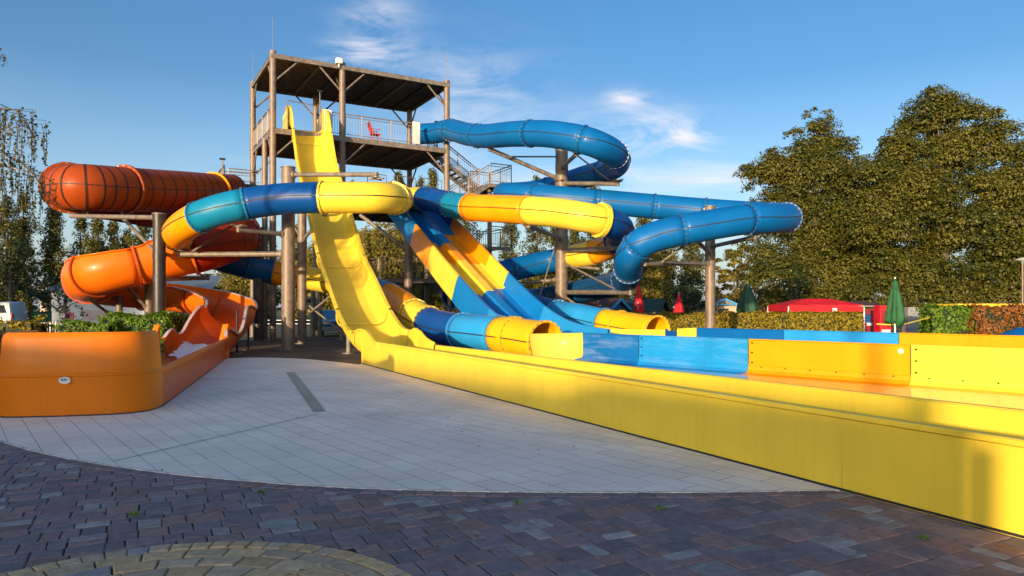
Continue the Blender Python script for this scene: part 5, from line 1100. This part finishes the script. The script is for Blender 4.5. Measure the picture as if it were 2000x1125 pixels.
for i in range(6):
    mb = MB(); q = c+Vector((-4+i*1.6,-.3,4.4)); mb.cyl(q, q+Vector((0,0,1.5)), .26, WHITE, r2=.02, n=8); mb.build('spire', ps)
hs = empty('house', at(118, 88), 'house with a brown roof and a white arched gable behind the dark tree', 'house'); c = at(118, 88)
mb = MB(); mb.box(c+Vector((0,3,2)), (5,6,4), BUFF); mb.build('wall', hs); mb = MB(); mb.add([c+Vector(v) for v in ((-3,-.2,4),(3,-.2,4),(0,-.2,6.2),(-3,6.2,4),(3,6.2,4),(0,6.2,6.2))], [(0,3,5,2),(1,2,5,4),(0,2,1)], MAROON); mb.build('roof', hs, solid=.1)
mb = MB(); mb.lathe((0,0,0), [(1.3,0),(1.05,.0)], WHITE, n=24); mb2 = MB(); mb2.add([c+Vector((math.cos(a)*1.5,-.45,3.6+math.sin(a)*1.7)) for a in [math.pi*i/12 for i in range(13)]], [tuple(range(13))], WHITE); mb2.build('gable_arch', hs, solid=.1)
sg = empty('banner_sign', at(122, 50.5), 'small dark sign reading 22 under the dark spreading tree', 'sign'); c = at(122.5, 50.5); mb = MB(); mb.box(c+Vector((0,0,1.0)), (.42,.05,.42), INK); bd = mb.build('board', sg); text('22', .34, c+Vector((0,-.035,1.0)), (1,0,0), (0,-1,0), WHITE, parent=bd, name='number', bold=.01)
for s_ in (-.15, .15): mb = MB(); mb.cyl(c+Vector((s_,0,0)), c+Vector((s_,0,.8)), .02, GREY); mb.build('leg', sg)
pb_ = MB(); c = at(137, 50.8); pb_.box(c+Vector((0,0,1.0)), (.55,.05,.45), mat('poster_pink', (.35,.06,.10), rough=.6, var=.4, vs=5)); pb_.cyl(c, c+Vector((0,0,.8)), .02, GREY); pb_.build('poster_stand', None, label='small pink poster board right of the sign reading 22', cat='poster', org=c)
# slat fence
fn = empty('picket_fence', at(110, 33), 'pale metal picket fence in the gap between the hedges', 'fence'); a, b = at(50, 33), at(178, 33)
for i in range(25):
    q = a.lerp(b, i/24); mb = MB(); mb.box(q+Vector((0,0,.46)), (.035,.025,.88), WHITE if i % 2 else STEEL); mb.build('picket', fn)
mb = MB(); mb.beam(a+Vector((0,.03,.86)), b+Vector((0,.03,.86)), .03, .04, STEEL); mb.beam(a+Vector((0,.03,.12)), b+Vector((0,.03,.12)), .03, .04, STEEL); mb.build('rail', fn)
# lawn fence far behind the columns
mb = MB(); mb.box(at(520, 60, .5), (16,.06,.05), WHITE); mb.box(at(520, 60, .2), (16,.06,.05), WHITE)
for i in range(9): mb.box(at(520, 60, .3)+Vector((-7.6+i*1.9,.06,0)), (.08,.05,.6), WHITE)
mb.build('low_rail', None, label='low white rail far behind the tower legs', cat='rail', org=at(520,60))

# ------------------------------------------------------------------ unseen shadow casters behind the camera that shade the plaza
SH = mat('caster_wall', (.30,.27,.23), rough=.8); SR = mat('caster_roof', (.12,.06,.045), rough=.8)
def shade_block(a, b, h, name='shade_caster', label='low unseen block added behind the viewer to cast shade'):  # unseen block, added and sized to cast the shade line
    a = Vector((*a, 0)); b = Vector((*b, 0)); t = (b-a).normalized(); bk = Vector((-t.y, t.x, 0)); c = (a+b)/2; L_ = (b-a).length
    root = empty(name, c, label, 'building'); mb = MB(); mb.box(c+Vector((0,0,h/2-.1)), (L_,3.0,h-.2), SH, t, bk); mb.build('wall', root); mb = MB(); mb.box(c+Vector((0,0,h-.1)), (L_+.02,3.4,.2), SR, t, bk); mb.build('roof', root)
nn45 = Vector((.707,.707,0)); tt45 = Vector((.707,-.707,0))
def cl(s, n=-20): q = nn45*n+tt45*s; return (q.x, q.y)
# the added blocks end where the sun first reaches the yellow wall
shade_block(cl(-34), cl(4.4), 3.75, label='low unseen shade block added behind the viewer, long western part')
shade_block(cl(4.5), cl(8.6), 3.95, label='slightly taller end of the unseen shade block added behind the viewer')
pl = empty('street_lamp', (-1.96,-7.2,0), 'lamp post standing behind the viewer', 'street lamp'); base = Vector((-1.96,-7.2,0)); mb = MB(); mb.cyl(base, base+Vector((0,0,4.4)), .1, COLM, n=14); mb.build('pole', pl); mb = MB(); mb.lathe(base, [(0,4.7),(.3,4.6),(.3,4.5),(.1,4.35)], GREY); mb.build('lamp_head', pl)
mb = MB(); q = Vector((.35,-2.1,0)); mb.cyl(q, q+Vector((0,0,1.5)), .05, BLACK); mb.cyl(q, q+Vector((0,0,.04)), .2, BLACK); mb.build('barrier_post', None, label='black barrier post just behind the viewer', cat='post', org=q)
for i, (x, y, lb) in enumerate(((-46,16,'first tree left of the view'), (-55,24,'second tree left of the view'), (-60,12,'third tree left of the view'))):  # unseen trees added to shade the van and hall at the left
    root = empty('broadleaf_tree', (x,y,0), 'unseen broad tree added to cast shade, '+lb, 'tree'); cs = [(x+rng.gauss(0,2.2), y+rng.gauss(0,2.2), rng.uniform(2.5,9)) for _ in range(60)]; C_, N_, T_ = clump_pts(cs, [1.3]*60, 60); leaf_obj('crown', C_, N_, .4, LIND, root, tint=T_); trunk(root, (x,y,0), (x,y,7), .3)
